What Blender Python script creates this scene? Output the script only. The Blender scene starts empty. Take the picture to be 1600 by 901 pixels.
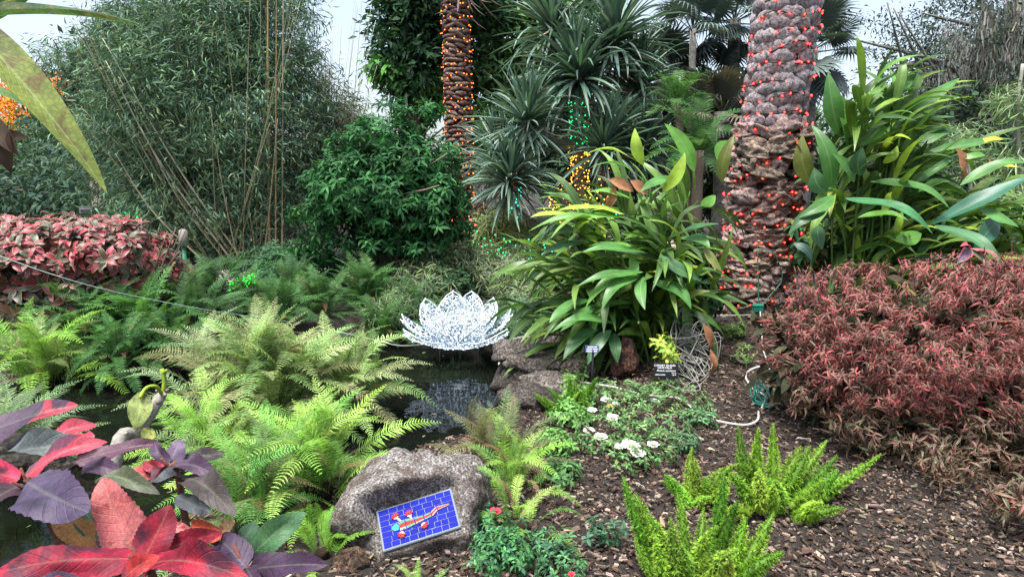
import bpy, math, random
import numpy as np
from mathutils import Vector, Matrix, noise as mnoise

SC = bpy.context.scene
COL = SC.collection
rng = np.random.default_rng(11)
random.seed(11)
R = math.radians

# ------------------------------------------------------------------ camera
F = 1040.0                       # focal length in pixels of the 1600 px wide photograph
PITCH = R(9.0)
EYE = np.array([0.0, 0.0, 1.65])
cam_d = bpy.data.cameras.new('camera')
cam_d.sensor_width = 36.0
cam_d.lens = 36.0 * F / 1600.0
cam_d.clip_start = 0.05
cam_d.clip_end = 3000.0
cam = bpy.data.objects.new('camera', cam_d)
COL.objects.link(cam)
cam.location = EYE
cam.rotation_euler = (R(90) - PITCH, 0, 0)
SC.camera = cam

# ------------------------------------------------------------------ sky, sun, exposure
SUN_EL, SUN_ROT = R(71), R(215)
W = bpy.data.worlds.new('World'); SC.world = W; W.use_nodes = True
nt = W.node_tree; nt.nodes.clear()
sky = nt.nodes.new('ShaderNodeTexSky'); sky.sky_type = 'NISHITA'; sky.sun_disc = False
sky.sun_elevation = SUN_EL; sky.sun_rotation = SUN_ROT
sky.air_density = 1.0; sky.dust_density = 3.5; sky.ozone_density = 1.0
bg = nt.nodes.new('ShaderNodeBackground'); bg.inputs[1].default_value = 0.05
wo = nt.nodes.new('ShaderNodeOutputWorld')
hs = nt.nodes.new('ShaderNodeHueSaturation'); hs.inputs['Saturation'].default_value = .7; hs.inputs['Value'].default_value = 1.65
nt.links.new(sky.outputs[0], hs.inputs['Color']); nt.links.new(hs.outputs[0], bg.inputs[0]); nt.links.new(bg.outputs[0], wo.inputs[0])
sd = bpy.data.lights.new('sun', 'SUN'); sd.energy = 2.2; sd.angle = R(20); sd.color = (1.0, 0.97, 0.93)
sun = bpy.data.objects.new('sun', sd); COL.objects.link(sun)
sdir = Vector((math.sin(SUN_ROT) * math.cos(SUN_EL), math.cos(SUN_ROT) * math.cos(SUN_EL), math.sin(SUN_EL)))
sun.rotation_euler = sdir.to_track_quat('Z', 'Y').to_euler()
sun.location = (0, -5, 30)
SC.view_settings.view_transform = 'Standard'
SC.view_settings.look = 'None'
SC.view_settings.exposure = 2.0
SC.view_settings.gamma = 1.0
SC.view_settings.use_curve_mapping = False
SC.render.engine = 'CYCLES'
cy = SC.cycles
cy.max_bounces = 3; cy.diffuse_bounces = 1; cy.glossy_bounces = 2; cy.transmission_bounces = 3
cy.transparent_max_bounces = 4; cy.caustics_reflective = False; cy.caustics_refractive = False
cy.sample_clamp_indirect = 4.0
cy.use_denoising = True

# ------------------------------------------------------------------ helpers: camera rays
FW = np.array([0, math.cos(PITCH), -math.sin(PITCH)]); UPV = np.array([0, math.sin(PITCH), math.cos(PITCH)])
RT = np.array([1.0, 0, 0])
def at(px, py, Y):
    """point of the place at distance Y (along the view's ground direction) behind a spot of the photograph"""
    px, py, Y = np.asarray(px, float), np.asarray(py, float), np.asarray(Y, float)
    d = FW + ((px - 800) / F)[..., None] * RT + ((450.5 - py) / F)[..., None] * UPV
    return EYE + d * (Y / d[..., 1])[..., None]
def gnd(px, py, z=0.0):
    d = FW + ((px - 800) / F) * RT + ((450.5 - py) / F) * UPV
    return EYE + d * ((z - EYE[2]) / d[2])

# ------------------------------------------------------------------ terrain height
POND = np.array([(-7, 3.0), (-4.5, 2.9), (-2.3, 2.7), (-1.2, 3.5), (-0.55, 4.2), (-0.1, 4.7), (0.0, 5.6), (-0.1, 6.6),
                 (0.0, 7.3), (-0.5, 8.2), (-1.7, 8.2), (-2.6, 7.5), (-3.6, 6.8), (-4.6, 6.6), (-7, 6.2)], float)
WATER_Z = -0.30
def sd_poly(x, y, P):
    d = np.full(x.shape, 1e9); ins = np.zeros(x.shape, bool)
    n = len(P)
    for i in range(n):
        a, b = P[i], P[(i + 1) % n]
        ex, ey = b - a
        wx, wy = x - a[0], y - a[1]
        t = np.clip((wx * ex + wy * ey) / (ex * ex + ey * ey), 0, 1)
        d = np.minimum(d, (wx - ex * t) ** 2 + (wy - ey * t) ** 2)
        c = ((a[1] <= y) & (y < b[1])) | ((b[1] <= y) & (y < a[1]))
        with np.errstate(divide='ignore', invalid='ignore'):
            xi = a[0] + (y - a[1]) * ex / (ey if ey != 0 else 1e-9)
        ins ^= c & (x < xi)
    d = np.sqrt(d)
    return np.where(ins, -d, d)
def sstep(a, b, x):
    t = np.clip((x - a) / (b - a), 0, 1); return t * t * (3 - 2 * t)
def height(x, y):
    x, y = np.asarray(x, float), np.asarray(y, float)
    h = 0.02 * np.sin(x * 1.7 + y) + 0.015 * np.sin(y * 2.3 - x * 1.1) + 0.008 * np.sin(x * 7 + 1) * np.sin(y * 6)
    s = sd_poly(x, y, POND)
    h = h - 0.75 * (1 - sstep(-0.35, 0.12, s))
    h = h + 0.22 * np.exp(-((x - 2.85) ** 2 + (y - 7.7) ** 2) / 1.1)
    h = h + 0.62 * np.exp(-(((x + 1.85) / 0.62) ** 4 + ((y - 5.15) / 0.5) ** 4))
    fade = 1 - sstep(11, 14, np.abs(y))
    return h * fade
def atg(px, py, Y, h=0.0):
    """like at(), but never below h over the ground: comes nearer until it stands on it"""
    for _ in range(90):
        p = at(px, py, Y)
        if p[2] >= max(float(height(p[:1], p[1:2])[0]), WATER_Z) + h: break
        Y *= .985
    return p
def gz(x, y): return float(height(np.array([x]), np.array([y]))[0])

# ------------------------------------------------------------------ helpers: meshes
def mesh_from(name, V, loops, sizes, mat=None, UV=None, C=None, smooth=True):
    me = bpy.data.meshes.new(name)
    V = np.asarray(V, np.float32); loops = np.asarray(loops, np.int32); sizes = np.asarray(sizes, np.int32)
    me.vertices.add(len(V)); me.vertices.foreach_set('co', V.ravel())
    me.loops.add(len(loops)); me.loops.foreach_set('vertex_index', loops)
    me.polygons.add(len(sizes))
    st = np.zeros(len(sizes), np.int32); st[1:] = np.cumsum(sizes)[:-1]
    me.polygons.foreach_set('loop_start', st); me.polygons.foreach_set('loop_total', sizes)
    me.polygons.foreach_set('use_smooth', np.full(len(sizes), smooth))
    if UV is not None:
        uv = me.uv_layers.new(name='UVMap'); uv.data.foreach_set('uv', np.asarray(UV, np.float32)[loops].ravel())
    ca = me.color_attributes.new('Col', 'FLOAT_COLOR', 'POINT')
    cc = np.ones((len(V), 4), np.float32)
    if C is not None: cc[:, :3] = C
    ca.data.foreach_set('color', cc.ravel())
    me.update(calc_edges=True)
    if mat: me.materials.append(mat)
    return me

class TM:
    """a leaf, frond, chip ... shape that is used many times"""
    def __init__(s, V, faces, UV=None, C=None, smooth=True):
        s.V = np.asarray(V, float); s.F = faces
        s.sizes = np.array([len(f) for f in faces]); s.loops = np.array([i for f in faces for i in f])
        s.UV = np.zeros((len(s.V), 2)) if UV is None else np.asarray(UV, float)
        s.C = np.ones((len(s.V), 3)) if C is None else np.asarray(C, float)
        s.smooth = smooth; s.cache = {}
    def mesh(s, name, mat):
        k = (name, mat.name)
        if k not in s.cache: s.cache[k] = mesh_from(name, s.V, s.loops, s.sizes, mat, s.UV, s.C, s.smooth)
        return s.cache[k]

TRIS = [0]
def bake(name, temps, M, cols, mat, var):
    Vs, Ls, Ss, Us, Cs = [], [], [], [], []; off = 0
    for k, t in enumerate(temps):
        idx = np.nonzero(var == k)[0]
        if not len(idx): continue
        m = M[idx]
        v = np.einsum('nij,vj->nvi', m[:, :3, :3], t.V) + m[:, None, :3, 3]
        n, nv = v.shape[:2]
        Vs.append(v.reshape(-1, 3))
        Ls.append((t.loops[None, :] + (np.arange(n) * nv)[:, None] + off).ravel())
        Ss.append(np.tile(t.sizes, n)); Us.append(np.tile(t.UV, (n, 1)))
        Cs.append((t.C[None] * cols[idx][:, None, :]).reshape(-1, 3)); off += n * nv
    S = np.concatenate(Ss); TRIS[0] += int((S - 2).sum())
    return mesh_from(name, np.concatenate(Vs), np.concatenate(Ls), S, mat, np.concatenate(Us), np.concatenate(Cs), temps[0].smooth)

def norm(a): 
    a = np.asarray(a, float); return a / np.maximum(np.linalg.norm(a, axis=-1, keepdims=True), 1e-9)
def frames(pos, d, up, scale, wscale=None):
    """matrices that map local +Y onto d, local +Z near up"""
    pos = np.atleast_2d(pos); d = norm(np.broadcast_to(d, pos.shape)); up = np.broadcast_to(np.asarray(up, float), pos.shape)
    x = np.cross(d, up); bad = np.linalg.norm(x, axis=1) < 1e-3
    if bad.any(): x = x.copy(); x[bad] = np.cross(d[bad], np.array([0.3, 0.9, 0.2]))
    x = norm(x); z = np.cross(x, d)
    scale = np.broadcast_to(np.asarray(scale, float), (len(pos),))
    ws = scale if wscale is None else np.broadcast_to(np.asarray(wscale, float), (len(pos),))
    M = np.zeros((len(pos), 4, 4)); M[:, :3, 0] = x * ws[:, None]; M[:, :3, 1] = d * scale[:, None]; M[:, :3, 2] = z * scale[:, None]
    M[:, :3, 3] = pos; M[:, 3, 3] = 1
    return M

def setp(o, label=None, cat=None, group=None, kind=None):
    if label: o['label'] = label
    if cat: o['category'] = cat
    if group: o['group'] = group
    if kind: o['kind'] = kind
    return o
def thing(name, label, cat, loc=(0, 0, 0), group=None):
    o = bpy.data.objects.new(name, None); o.empty_display_size = 0.1; COL.objects.link(o); o.location = [float(c) for c in loc]
    return setp(o, label, cat, group)
def link(name, me, parent=None, M=None):
    o = bpy.data.objects.new(name, me); COL.objects.link(o)
    if parent is not None: o.parent = parent
    off = world_loc(parent)
    if M is not None:
        m = Matrix([[float(v) for v in r] for r in M]); m.translation = m.translation - off
        o.matrix_basis = m
    elif parent is not None:
        o.location = -off
    return o
def world_loc(o):
    v = Vector((0, 0, 0))
    while o is not None: v = v + o.location; o = o.parent
    return v
def place(parent, name, temps, mat, M, cols, limit=300, rest='foliage', var=None, merged=False):
    """each of the largest pieces an object of its own, the rest one part"""
    N = len(M)
    if N == 0: return []
    if var is None: var = rng.integers(0, len(temps), N)
    cols = np.broadcast_to(np.asarray(cols, float), (N, 3))
    dist = np.linalg.norm(M[:, :3, 3] - EYE, axis=1)
    size = np.linalg.norm(M[:, :3, 1], axis=1) / dist
    if merged: limit = 0
    order = np.argsort(-size)
    top, rem = order[:limit], order[limit:]
    out = []
    off = world_loc(parent)
    for i in top:
        o = bpy.data.objects.new(name, temps[var[i]].mesh(name, mat)); COL.objects.link(o)
        o.parent = parent
        m = Matrix(M[i].tolist()); m.translation = m.translation - off
        o.matrix_basis = m; o.color = (*[float(c) for c in cols[i]], 1.0)
        out.append(o)
    if len(rem):
        me = bake(rest, temps, M[rem], cols[rem], mat, var[rem])
        o = link(rest, me, parent); o['kind'] = 'stuff'
    return out
def vary(base, n, amt=0.18, hue=0.08):
    """n colours round a base colour (or a list of base colours)"""
    b = np.atleast_2d(np.asarray(base, float))
    c = b[rng.integers(0, len(b), n)]
    return np.clip(c * (1 + rng.normal(0, amt, (n, 1))) * (1 + rng.normal(0, hue, (n, 3))), 0.004, 1)

class Geo:
    def __init__(s): s.V, s.F, s.C, s.U, s.n = [], [], [], [], 0
    def add(s, V, Fc, C=(1, 1, 1), U=None):
        V = np.asarray(V, float); s.V.append(V); s.F += [tuple(i + s.n for i in f) for f in Fc]
        s.C.append(np.broadcast_to(np.asarray(C, float), (len(V), 3)))
        s.U.append(np.zeros((len(V), 2)) if U is None else np.asarray(U, float)); s.n += len(V)
        return s
    def tm(s, smooth=True): return TM(np.concatenate(s.V), s.F, np.concatenate(s.U), np.concatenate(s.C), smooth)
    def obj(s, name, mat, parent=None, smooth=True):
        t = s.tm(smooth); TRIS[0] += int((t.sizes - 2).sum())
        return link(name, mesh_from(name, t.V, t.loops, t.sizes, mat, t.UV, t.C, smooth), parent)

def spline(P, n=8):
    """smooth curve through the points"""
    P = np.asarray(P, float)
    if len(P) < 3: 
        t = np.linspace(0, 1, n + 1)[:, None]; return P[0] * (1 - t) + P[1] * t
    Q = np.vstack([2 * P[0] - P[1], P, 2 * P[-1] - P[-2]]); out = []
    for i in range(len(P) - 1):
        p0, p1, p2, p3 = Q[i:i + 4]
        for t in np.linspace(0, 1, n, endpoint=False):
            out.append(0.5 * (2 * p1 + (p2 - p0) * t + (2 * p0 - 5 * p1 + 4 * p2 - p3) * t * t + (3 * p1 - p0 - 3 * p2 + p3) * t ** 3))
    out.append(P[-1]); return np.array(out)
def tube(P, r, k=6, cap=True, lump=0.0):
    P = np.asarray(P, float); n = len(P); r = np.broadcast_to(np.asarray(r, float), (n,)) if np.ndim(r) == 0 else np.interp(np.linspace(0, 1, n), np.linspace(0, 1, len(r)), r)
    T = norm(np.gradient(P, axis=0)); V = []; up = np.array([0.13, 0.31, 0.94])
    a = np.cross(T[0], up); a = a / (np.linalg.norm(a) + 1e-9)
    for i in range(n):
        a = a - T[i] * a.dot(T[i]); a /= np.linalg.norm(a) + 1e-9
        b = np.cross(T[i], a)
        for j in range(k):
            th = 2 * math.pi * j / k
            rr = r[i] * (1 + lump * (rng.random() - .5))
            V.append(P[i] + rr * (math.cos(th) * a + math.sin(th) * b))
    Fc = [(i * k + j, i * k + (j + 1) % k, (i + 1) * k + (j + 1) % k, (i + 1) * k + j) for i in range(n - 1) for j in range(k)]
    if cap: Fc += [tuple(range(k))[::-1], tuple((n - 1) * k + j for j in range(k))]
    U = [(j / k, i / max(n - 1, 1)) for i in range(n) for j in range(k)]
    return V, Fc, U
def gtube(g, P, r, k=6, C=(1, 1, 1), lump=0.0):
    V, Fc, U = tube(P, r, k, True, lump); g.add(V, Fc, C, U); return g
def box_tm(sx, sy, sz, bev=0.0):
    g = Geo(); V = []; b = bev
    for z, i in ((-sz / 2, b), (-sz / 2 + b, 0), (sz / 2 - b, 0), (sz / 2, b)) if b else ((-sz / 2, 0), (sz / 2, 0)):
        for x, y in ((-1, -1), (1, -1), (1, 1), (-1, 1)):
            V.append((x * (sx / 2 - i), y * (sy / 2 - i), z))
    L = len(V) // 4
    Fc = [(3, 2, 1, 0), tuple((L - 1) * 4 + j for j in range(4))] + [(l * 4 + j, l * 4 + (j + 1) % 4, (l + 1) * 4 + (j + 1) % 4, (l + 1) * 4 + j) for l in range(L - 1) for j in range(4)]
    g.add(V, Fc); return g.tm(False)
def tmobj(name, tm, mat, parent=None, M=None):
    return link(name, tm.mesh(name, mat), parent, M)
def mloc(p, d=(0, 1, 0), up=(0, 0, 1), s=1.0, ws=None):
    return frames(np.array([p], float), np.array(d, float), up, s, ws)[0]

# ------------------------------------------------------------------ helpers: leaf shapes (chord from 0,0,0 to 0,1,0)
def prof(kind, s):
    if kind == 'lance': return np.sin(np.pi * np.clip(s, 0, 1) ** 0.8) ** 0.85
    if kind == 'ovate': return (s ** 0.45) * (1 - s) ** 0.75 * 1.62
    if kind == 'heart': return np.clip((s + 0.02) ** 0.32 * (1 - s) ** 0.72 * 1.42, 0, 2) 
    if kind == 'strap': return np.minimum(1, 0.55 + s * 4) * (1 - s) ** 0.45
    if kind == 'obov': return np.clip(s ** 0.9 * (1 - s) ** 0.4 * 1.75, 0, 2)
    return np.sin(np.pi * s)
def leaf_tm(width=0.25, kind='lance', nseg=5, nx=2, arch=0.08, fold=0.2, wave=0.0, serr=0.0, curl=0.0, freq=9.0, bend=0.0, petiole=0.0):
    g = Geo(); V, U = [], []
    ss = np.linspace(0, 1, nseg + 1); ph = rng.random() * 6
    for i, s in enumerate(ss):
        w = float(prof(kind, np.array(max(s, 0.0)))) * width / 2
        if i == 0: w = max(w * .3, width * .03)
        if i == nseg: w = 0
        z0 = arch * 4 * (s ** 1.3) * (1 - s); x0 = bend * 4 * s * (1 - s)
        y = s
        if curl:
            a = curl * s ** 1.3; y = math.sin(a) / abs(curl) * (1 if curl > 0 else -1); z0 = -(1 - math.cos(a)) / curl + arch * s
        if w == 0:
            V.append((x0, y, z0)); U.append((.5, s)); continue
        for j in range(-nx // 2 if nx == 2 else -nx // 2, nx // 2 + 1):
            u = j / (nx / 2)
            ww = w * (1 + (serr * (1 if i % 2 else -1) if abs(u) == 1 else 0))
            zz = z0 + fold * abs(u) * w + wave * math.sin(freq * s + ph + (1.5 if u > 0 else 0)) * abs(u) * w
            V.append((x0 + u * ww, y + (abs(u) * w * 0.15), zz)); U.append((u * .5 + .5, s))
    m = nx + 1; Fc = []
    for i in range(nseg - 1):
        for j in range(nx):
            a = i * m + j; Fc.append((a, a + 1, a + m + 1, a + m))
    tip = nseg * m
    for j in range(nx): Fc.append(((nseg - 1) * m + j, (nseg - 1) * m + j + 1, tip))
    g.add(V, Fc, (1, 1, 1), U); return g.tm()

def fern_tm(pairs=30, pw=0.17, arch=0.2, lobes=4, fwd=0.45, droop=0.25, jitter=0.1, width=0.013, bare=0.12, twist=0.0):
    """a fern frond: stalk with pairs of (lobed) leaflets"""
    g = Geo(); ss = np.linspace(0, 1, 13)
    spine = lambda s: np.array([twist * math.sin(s * 3), s, arch * 4 * (s ** 1.2) * (1 - s)])
    gtube(g, [spine(s) for s in ss], [0.007, 0.005, 0.003, 0.0015], 3, (0.8, 0.75, 0.6))
    for i in range(pairs):
        s = bare + (1 - bare) * (i + .5) / pairs
        p = spine(s); t = norm(spine(min(s + .01, 1)) - spine(s - .01))
        l = pw * (math.sin(math.pi * (0.12 + 0.88 * (s - bare) / (1 - bare)) ** 0.85) ** 0.75 + 0.02)
        for sd in (-1, 1):
            f = fwd + rng.normal(0, jitter) ; dr = droop + rng.normal(0, jitter)
            d = norm(np.array([sd, 0, 0]) + t * f + np.array([0, 0, 0.25]))
            nrm = np.cross(d, t) * sd; n = lobes * 2 if lobes else 2
            V, U = [], []
            li = l * (1 + rng.normal(0, .06))
            w0 = width * (0.6 + 0.4 * l / pw)
            for k in range(n + 1):
                q = k / n
                c = p + d * li * q + t * li * 0.10 * q * q - np.array([0, 0, 1]) * dr * li * q * q
                if k == n: V.append(c); U.append((.5, q)); break
                ww = w0 * (1 - q ** 2.2) * ((1.0 if k % 2 == 0 else 0.42) if lobes else 1.0)
                if k == 0: ww *= .5
                V += [c - t * ww, c + t * ww]; U += [(0, q), (1, q)]
            Fc = [(2 * k, 2 * k + 1, 2 * k + 3, 2 * k + 2) for k in range(n - 1)] + [(2 * n - 2, 2 * n - 1, 2 * n)]
            cv = 1 + rng.normal(0, .07)
            g.add(V, Fc, (cv, cv, cv), U)
    return g.tm()

def foxtail_tm(n=900, fat=0.075):
    """a dense tapering plume of tiny needles in tufts"""
    g = Geo(); bend = rng.normal(0, .06); b2 = rng.normal(0, .06)
    sp = lambda s: np.array([bend * s * s * 2, s, b2 * s * s * 2])
    rad = lambda s: fat * min(1, .45 + s * 2.2) * (1 - s ** 2.4) ** .8 + .003
    P = [sp(s) for s in np.linspace(0, .97, 12)]
    gtube(g, P, [rad(s) * .5 for s in np.linspace(0, .97, 12)], 6, (.35, .42, .3), lump=.3)
    T = 150
    for t in range(T):
        s = .03 + .95 * (t + rng.random()) / T; a = t * 2.4 + rng.normal(0, .3); r = rad(s) * (.8 + .35 * rng.random())
        rd = np.array([math.cos(a), 0, math.sin(a)]); c = sp(s) + rd * r * .55; tone = .6 + .6 * rng.random()
        for q in range(n // T):
            o = norm(rd * (.8 + .5 * rng.random()) + np.array([0, .45, 0]) + rng.normal(0, .55, 3)); l = r * (.35 + .35 * rng.random())
            sd = norm(np.cross(o, rng.normal(0, 1, 3))) * .0048; cc = tone * (.8 + .4 * rng.random())
            g.add([c - sd, c + sd, c + o * l], [(0, 1, 2)], [(cc * .6, cc * .65, cc * .5)] * 2 + [(cc * 1.25, cc * 1.2, cc * .9)])
    return g.tm()

def lump_tm(sub=2, rough=0.25, freq=1.6, seed=0, flat=False):
    """irregular stone / chip"""
    import bmesh
    bm = bmesh.new(); bmesh.ops.create_icosphere(bm, subdivisions=sub, radius=1.0)
    V = np.array([v.co for v in bm.verts]); Fc = [tuple(v.index for v in f.verts) for f in bm.faces]; bm.free()
    o = Vector((seed * 7.3, seed * 3.1, 1.7))
    out = []
    for v in V:
        n1 = mnoise.noise(Vector(v) * freq + o); n2 = mnoise.noise(Vector(v) * freq * 2.7 + o)
        n3 = mnoise.noise(Vector(v) * freq * 7 + o)
        out.append(v * (1 + rough * n1 + rough * .45 * n2 + rough * .2 * n3))
    return TM(out, Fc, V[:, :2] * .5 + .5, None, not flat)

# ------------------------------------------------------------------ materials
def base_mat(name):
    m = bpy.data.materials.new(name); m.use_nodes = True; n = m.node_tree; n.nodes.clear()
    out = n.nodes.new('ShaderNodeOutputMaterial'); p = n.nodes.new('ShaderNodeBsdfPrincipled')
    n.links.new(p.outputs[0], out.inputs[0]); return m, n, p, out
def nmath(n, op, a, b=None, c=None):
    x = n.nodes.new('ShaderNodeMath'); x.operation = op
    for i, v in enumerate((a, b, c)):
        if v is None: continue
        if isinstance(v, (int, float)): x.inputs[i].default_value = v
        else: n.links.new(v, x.inputs[i])
    return x.outputs[0]
def nmix(n, fac, a, b, mode='MIX'):
    x = n.nodes.new('ShaderNodeMix'); x.data_type = 'RGBA'; x.blend_type = mode
    for s, v in ((x.inputs[0], fac), (x.inputs[6], a), (x.inputs[7], b)):
        if isinstance(v, (int, float)): s.default_value = v
        elif isinstance(v, tuple): s.default_value = (*v, 1) if len(v) == 3 else v
        else: n.links.new(v, s)
    return x.outputs[2]
def nnoise(n, scale, detail=3, rough=.6, obj=True, dist=0.0):
    t = n.nodes.new('ShaderNodeTexNoise'); t.inputs['Scale'].default_value = scale; t.inputs['Detail'].default_value = detail
    t.inputs['Roughness'].default_value = rough; t.inputs['Distortion'].default_value = dist
    if obj:
        g = n.nodes.new('ShaderNodeNewGeometry'); n.links.new(g.outputs['Position'], t.inputs['Vector'])
    return t.outputs[0]
def nramp(n, fac, stops):
    r = n.nodes.new('ShaderNodeValToRGB'); e = r.color_ramp.elements
    while len(e) < len(stops): e.new(0.5)
    for el, (p, c) in zip(e, stops): el.position = p; el.color = (*c, 1) if len(c) == 3 else c
    n.links.new(fac, r.inputs[0]); return r.outputs[0]
def obcol(n):
    a = n.nodes.new('ShaderNodeAttribute'); a.attribute_name = 'Col'
    o = n.nodes.new('ShaderNodeObjectInfo')
    return nmix(n, 1.0, a.outputs['Color'], o.outputs['Color'], 'MULTIPLY')
def uvxy(n):
    u = n.nodes.new('ShaderNodeUVMap'); s = n.nodes.new('ShaderNodeSeparateXYZ'); n.links.new(u.outputs[0], s.inputs[0])
    return s.outputs[0], s.outputs[1]
def bump(n, p, h, strength=.3, dist=.01):
    b = n.nodes.new('ShaderNodeBump'); b.inputs['Strength'].default_value = strength; b.inputs['Distance'].default_value = dist
    n.links.new(h, b.inputs['Height']); n.links.new(b.outputs[0], p.inputs['Normal'])
def leaf_mat(name, rough=.45, transl=.25, vein=0.0, sidevein=0.0, edge=None, edge_w=.12, patch=None, patch_scale=8, noise_amt=.25, noise_scale=30, spec=.4, tipc=None, pthr=(.48, .56), nveins=9.0, net=0.0):
    m, n, p, out = base_mat(name)
    c = obcol(n)
    u, v = uvxy(n); au = nmath(n, 'MULTIPLY', nmath(n, 'ABSOLUTE', nmath(n, 'SUBTRACT', u, .5)), 2)
    if patch is not None:
        f = nnoise(n, patch_scale, 3, .6, True, .6)
        f = nramp(n, f, [(pthr[0], (0, 0, 0)), (pthr[1], (1, 1, 1))])
        c = nmix(n, f, c, patch)
    f = nnoise(n, noise_scale, 3, .6)
    c = nmix(n, 1.0, c, nramp(n, f, [(.3, (1 - noise_amt,) * 3), (.7, (1 + noise_amt,) * 3)]), 'MULTIPLY')
    if edge is not None:
        nz = nnoise(n, 60, 2)
        e = nmath(n, 'ADD', au, nmath(n, 'MULTIPLY', nmath(n, 'SUBTRACT', nz, .5), .25))
        c = nmix(n, nramp(n, e, [(1 - edge_w - .05, (0, 0, 0)), (1 - edge_w + .05, (1, 1, 1))]), c, edge)
    if sidevein:
        w = nmath(n, 'SINE', nmath(n, 'MULTIPLY', nmath(n, 'SUBTRACT', v, nmath(n, 'MULTIPLY', au, .16)), nveins * 6.283))
        w = nramp(n, w, [(.86, (0, 0, 0)), (1.0, (1, 1, 1))])
        c2 = nmix(n, 1.0, c, (1.35, 1.3, 1.3), 'MULTIPLY')
        c = nmix(n, nmath(n, 'MULTIPLY', w, sidevein), c, c2)
    if net:
        vo = n.nodes.new('ShaderNodeTexVoronoi'); vo.feature = 'DISTANCE_TO_EDGE'; vo.inputs['Scale'].default_value = 150
        gp = n.nodes.new('ShaderNodeNewGeometry'); n.links.new(gp.outputs['Position'], vo.inputs['Vector'])
        c = nmix(n, 1.0, c, nramp(n, vo.outputs[0], [(0, (1 - net,) * 3), (.25, (1 + net * .4,) * 3)]), 'MULTIPLY')
        bl = nnoise(n, 13, 5, .75)
        c = nmix(n, 1.0, c, nramp(n, bl, [(.36, (.45, .45, .5)), (.5, (1, 1, 1)), (.66, (1.3, 1.2, 1.2))]), 'MULTIPLY')
    if vein:
        k = nramp(n, au, [(.03, (1, 1, 1)), (.09, (0, 0, 0))])
        c2 = nmix(n, .55, nmix(n, 1.0, c, (1.7, 1.6, 1.6), 'MULTIPLY'), (.3, .36, .2))
        c = nmix(n, nmath(n, 'MULTIPLY', k, vein), c, c2)
    n.links.new(c, p.inputs['Base Color']); p.inputs['Roughness'].default_value = rough
    p.inputs['Specular IOR Level'].default_value = spec
    if sidevein:
        bump(n, p, nmath(n, 'ADD', nmath(n, 'MULTIPLY', w, -1), nmath(n, 'MULTIPLY', f, .6)), .35, .004)
    if transl:
        t = n.nodes.new('ShaderNodeBsdfTranslucent'); n.links.new(nmix(n, 1.0, c, (1.15, 1.2, .7), 'MULTIPLY'), t.inputs[0])
        mx = n.nodes.new('ShaderNodeMixShader'); mx.inputs[0].default_value = transl
        n.links.new(p.outputs[0], mx.inputs[1]); n.links.new(t.outputs[0], mx.inputs[2]); n.links.new(mx.outputs[0], out.inputs[0])
    return m
def plain_mat(name, col=(1, 1, 1), rough=.7, amt=.25, scale=20, bs=0.0, bdist=.01, spec=.3, metal=0.0, c2=None, detail=4):
    m, n, p, out = base_mat(name)
    f = nnoise(n, scale, detail, .65)
    c = nmix(n, 1.0, obcol(n), col, 'MULTIPLY')
    if c2 is not None: c = nmix(n, nramp(n, f, [(.42, (0, 0, 0)), (.6, (1, 1, 1))]), c, nmix(n, 1.0, obcol(n), c2, 'MULTIPLY'))
    c = nmix(n, 1.0, c, nramp(n, nnoise(n, scale * 3.1, 3), [(.3, (1 - amt,) * 3), (.7, (1 + amt,) * 3)]), 'MULTIPLY')
    n.links.new(c, p.inputs['Base Color']); p.inputs['Roughness'].default_value = rough
    p.inputs['Specular IOR Level'].default_value = spec; p.inputs['Metallic'].default_value = metal
    if bs: bump(n, p, f, bs, bdist)
    return m
def emit_mat(name, col, strength, sampling=True):
    m, n, p, out = base_mat(name)
    p.inputs['Base Color'].default_value = (*col, 1); p.inputs['Emission Color'].default_value = (*col, 1)
    p.inputs['Emission Strength'].default_value = strength
    if not sampling: m.cycles.emission_sampling = 'NONE'
    return m

M_leaf = leaf_mat('leaf_plain', rough=.6, transl=.28, spec=.10)
M_glossleaf = leaf_mat('leaf_glossy', rough=.35, transl=.15, vein=.5, spec=.5)
M_ginger = leaf_mat('ginger_leaf', rough=.38, transl=.28, vein=.45, sidevein=.3, spec=.4, noise_amt=.3, noise_scale=7, nveins=26)
M_fern = leaf_mat('fern_leaf', rough=.6, transl=.35, noise_amt=.25, noise_scale=9, spec=.10)
M_strap = leaf_mat('strap_leaf', rough=.45, transl=.15, vein=.3, spec=.35, noise_amt=.2)
M_bark = plain_mat('bark', (.16, .12, .09), .85, .35, 14, .6, .02)
M_greybark = plain_mat('grey_bark', (.22, .21, .19), .85, .35, 14, .6, .02, c2=(.12, .12, .10))
M_wire = plain_mat('cable', (1, 1, 1), .45, .05, 30)
M_woodchip = plain_mat('bark_chip', (1, 1, 1), .85, .35, 60)
rng = np.random.default_rng(686)
# ================================================================== SETTING
xs = np.concatenate([[-900, -300, -120, -60, -35, -22, -15, -11], np.arange(-9, 7.01, .09), [8, 10, 14, 20, 35, 60, 120, 300, 900]])
ys = np.concatenate([[-900, -200, -60, -20, -8, -3, 0, 1], np.arange(1.8, 13, .09), [13.5, 14.5, 16, 19, 24, 32, 45, 70, 120, 300, 900]])
X, Yg = np.meshgrid(xs, ys)
Z = height(X, Yg)
nxg, nyg = len(xs), len(ys)
ii = (np.arange(nyg - 1)[:, None] * nxg + np.arange(nxg - 1)[None, :]).ravel()
lp = np.stack([ii, ii + 1, ii + nxg + 1, ii + nxg], 1).ravel()
m, n, p, out = base_mat('soil')
f = nnoise(n, 9, 6, .7); f2 = nnoise(n, 55, 4, .7)
c = nramp(n, f, [(.35, (.010, .008, .006)), (.65, (.03, .021, .016))])
c = nmix(n, nramp(n, f2, [(.58, (0, 0, 0)), (.70, (.7, .7, .7))]), c, (.07, .055, .045))
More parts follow.
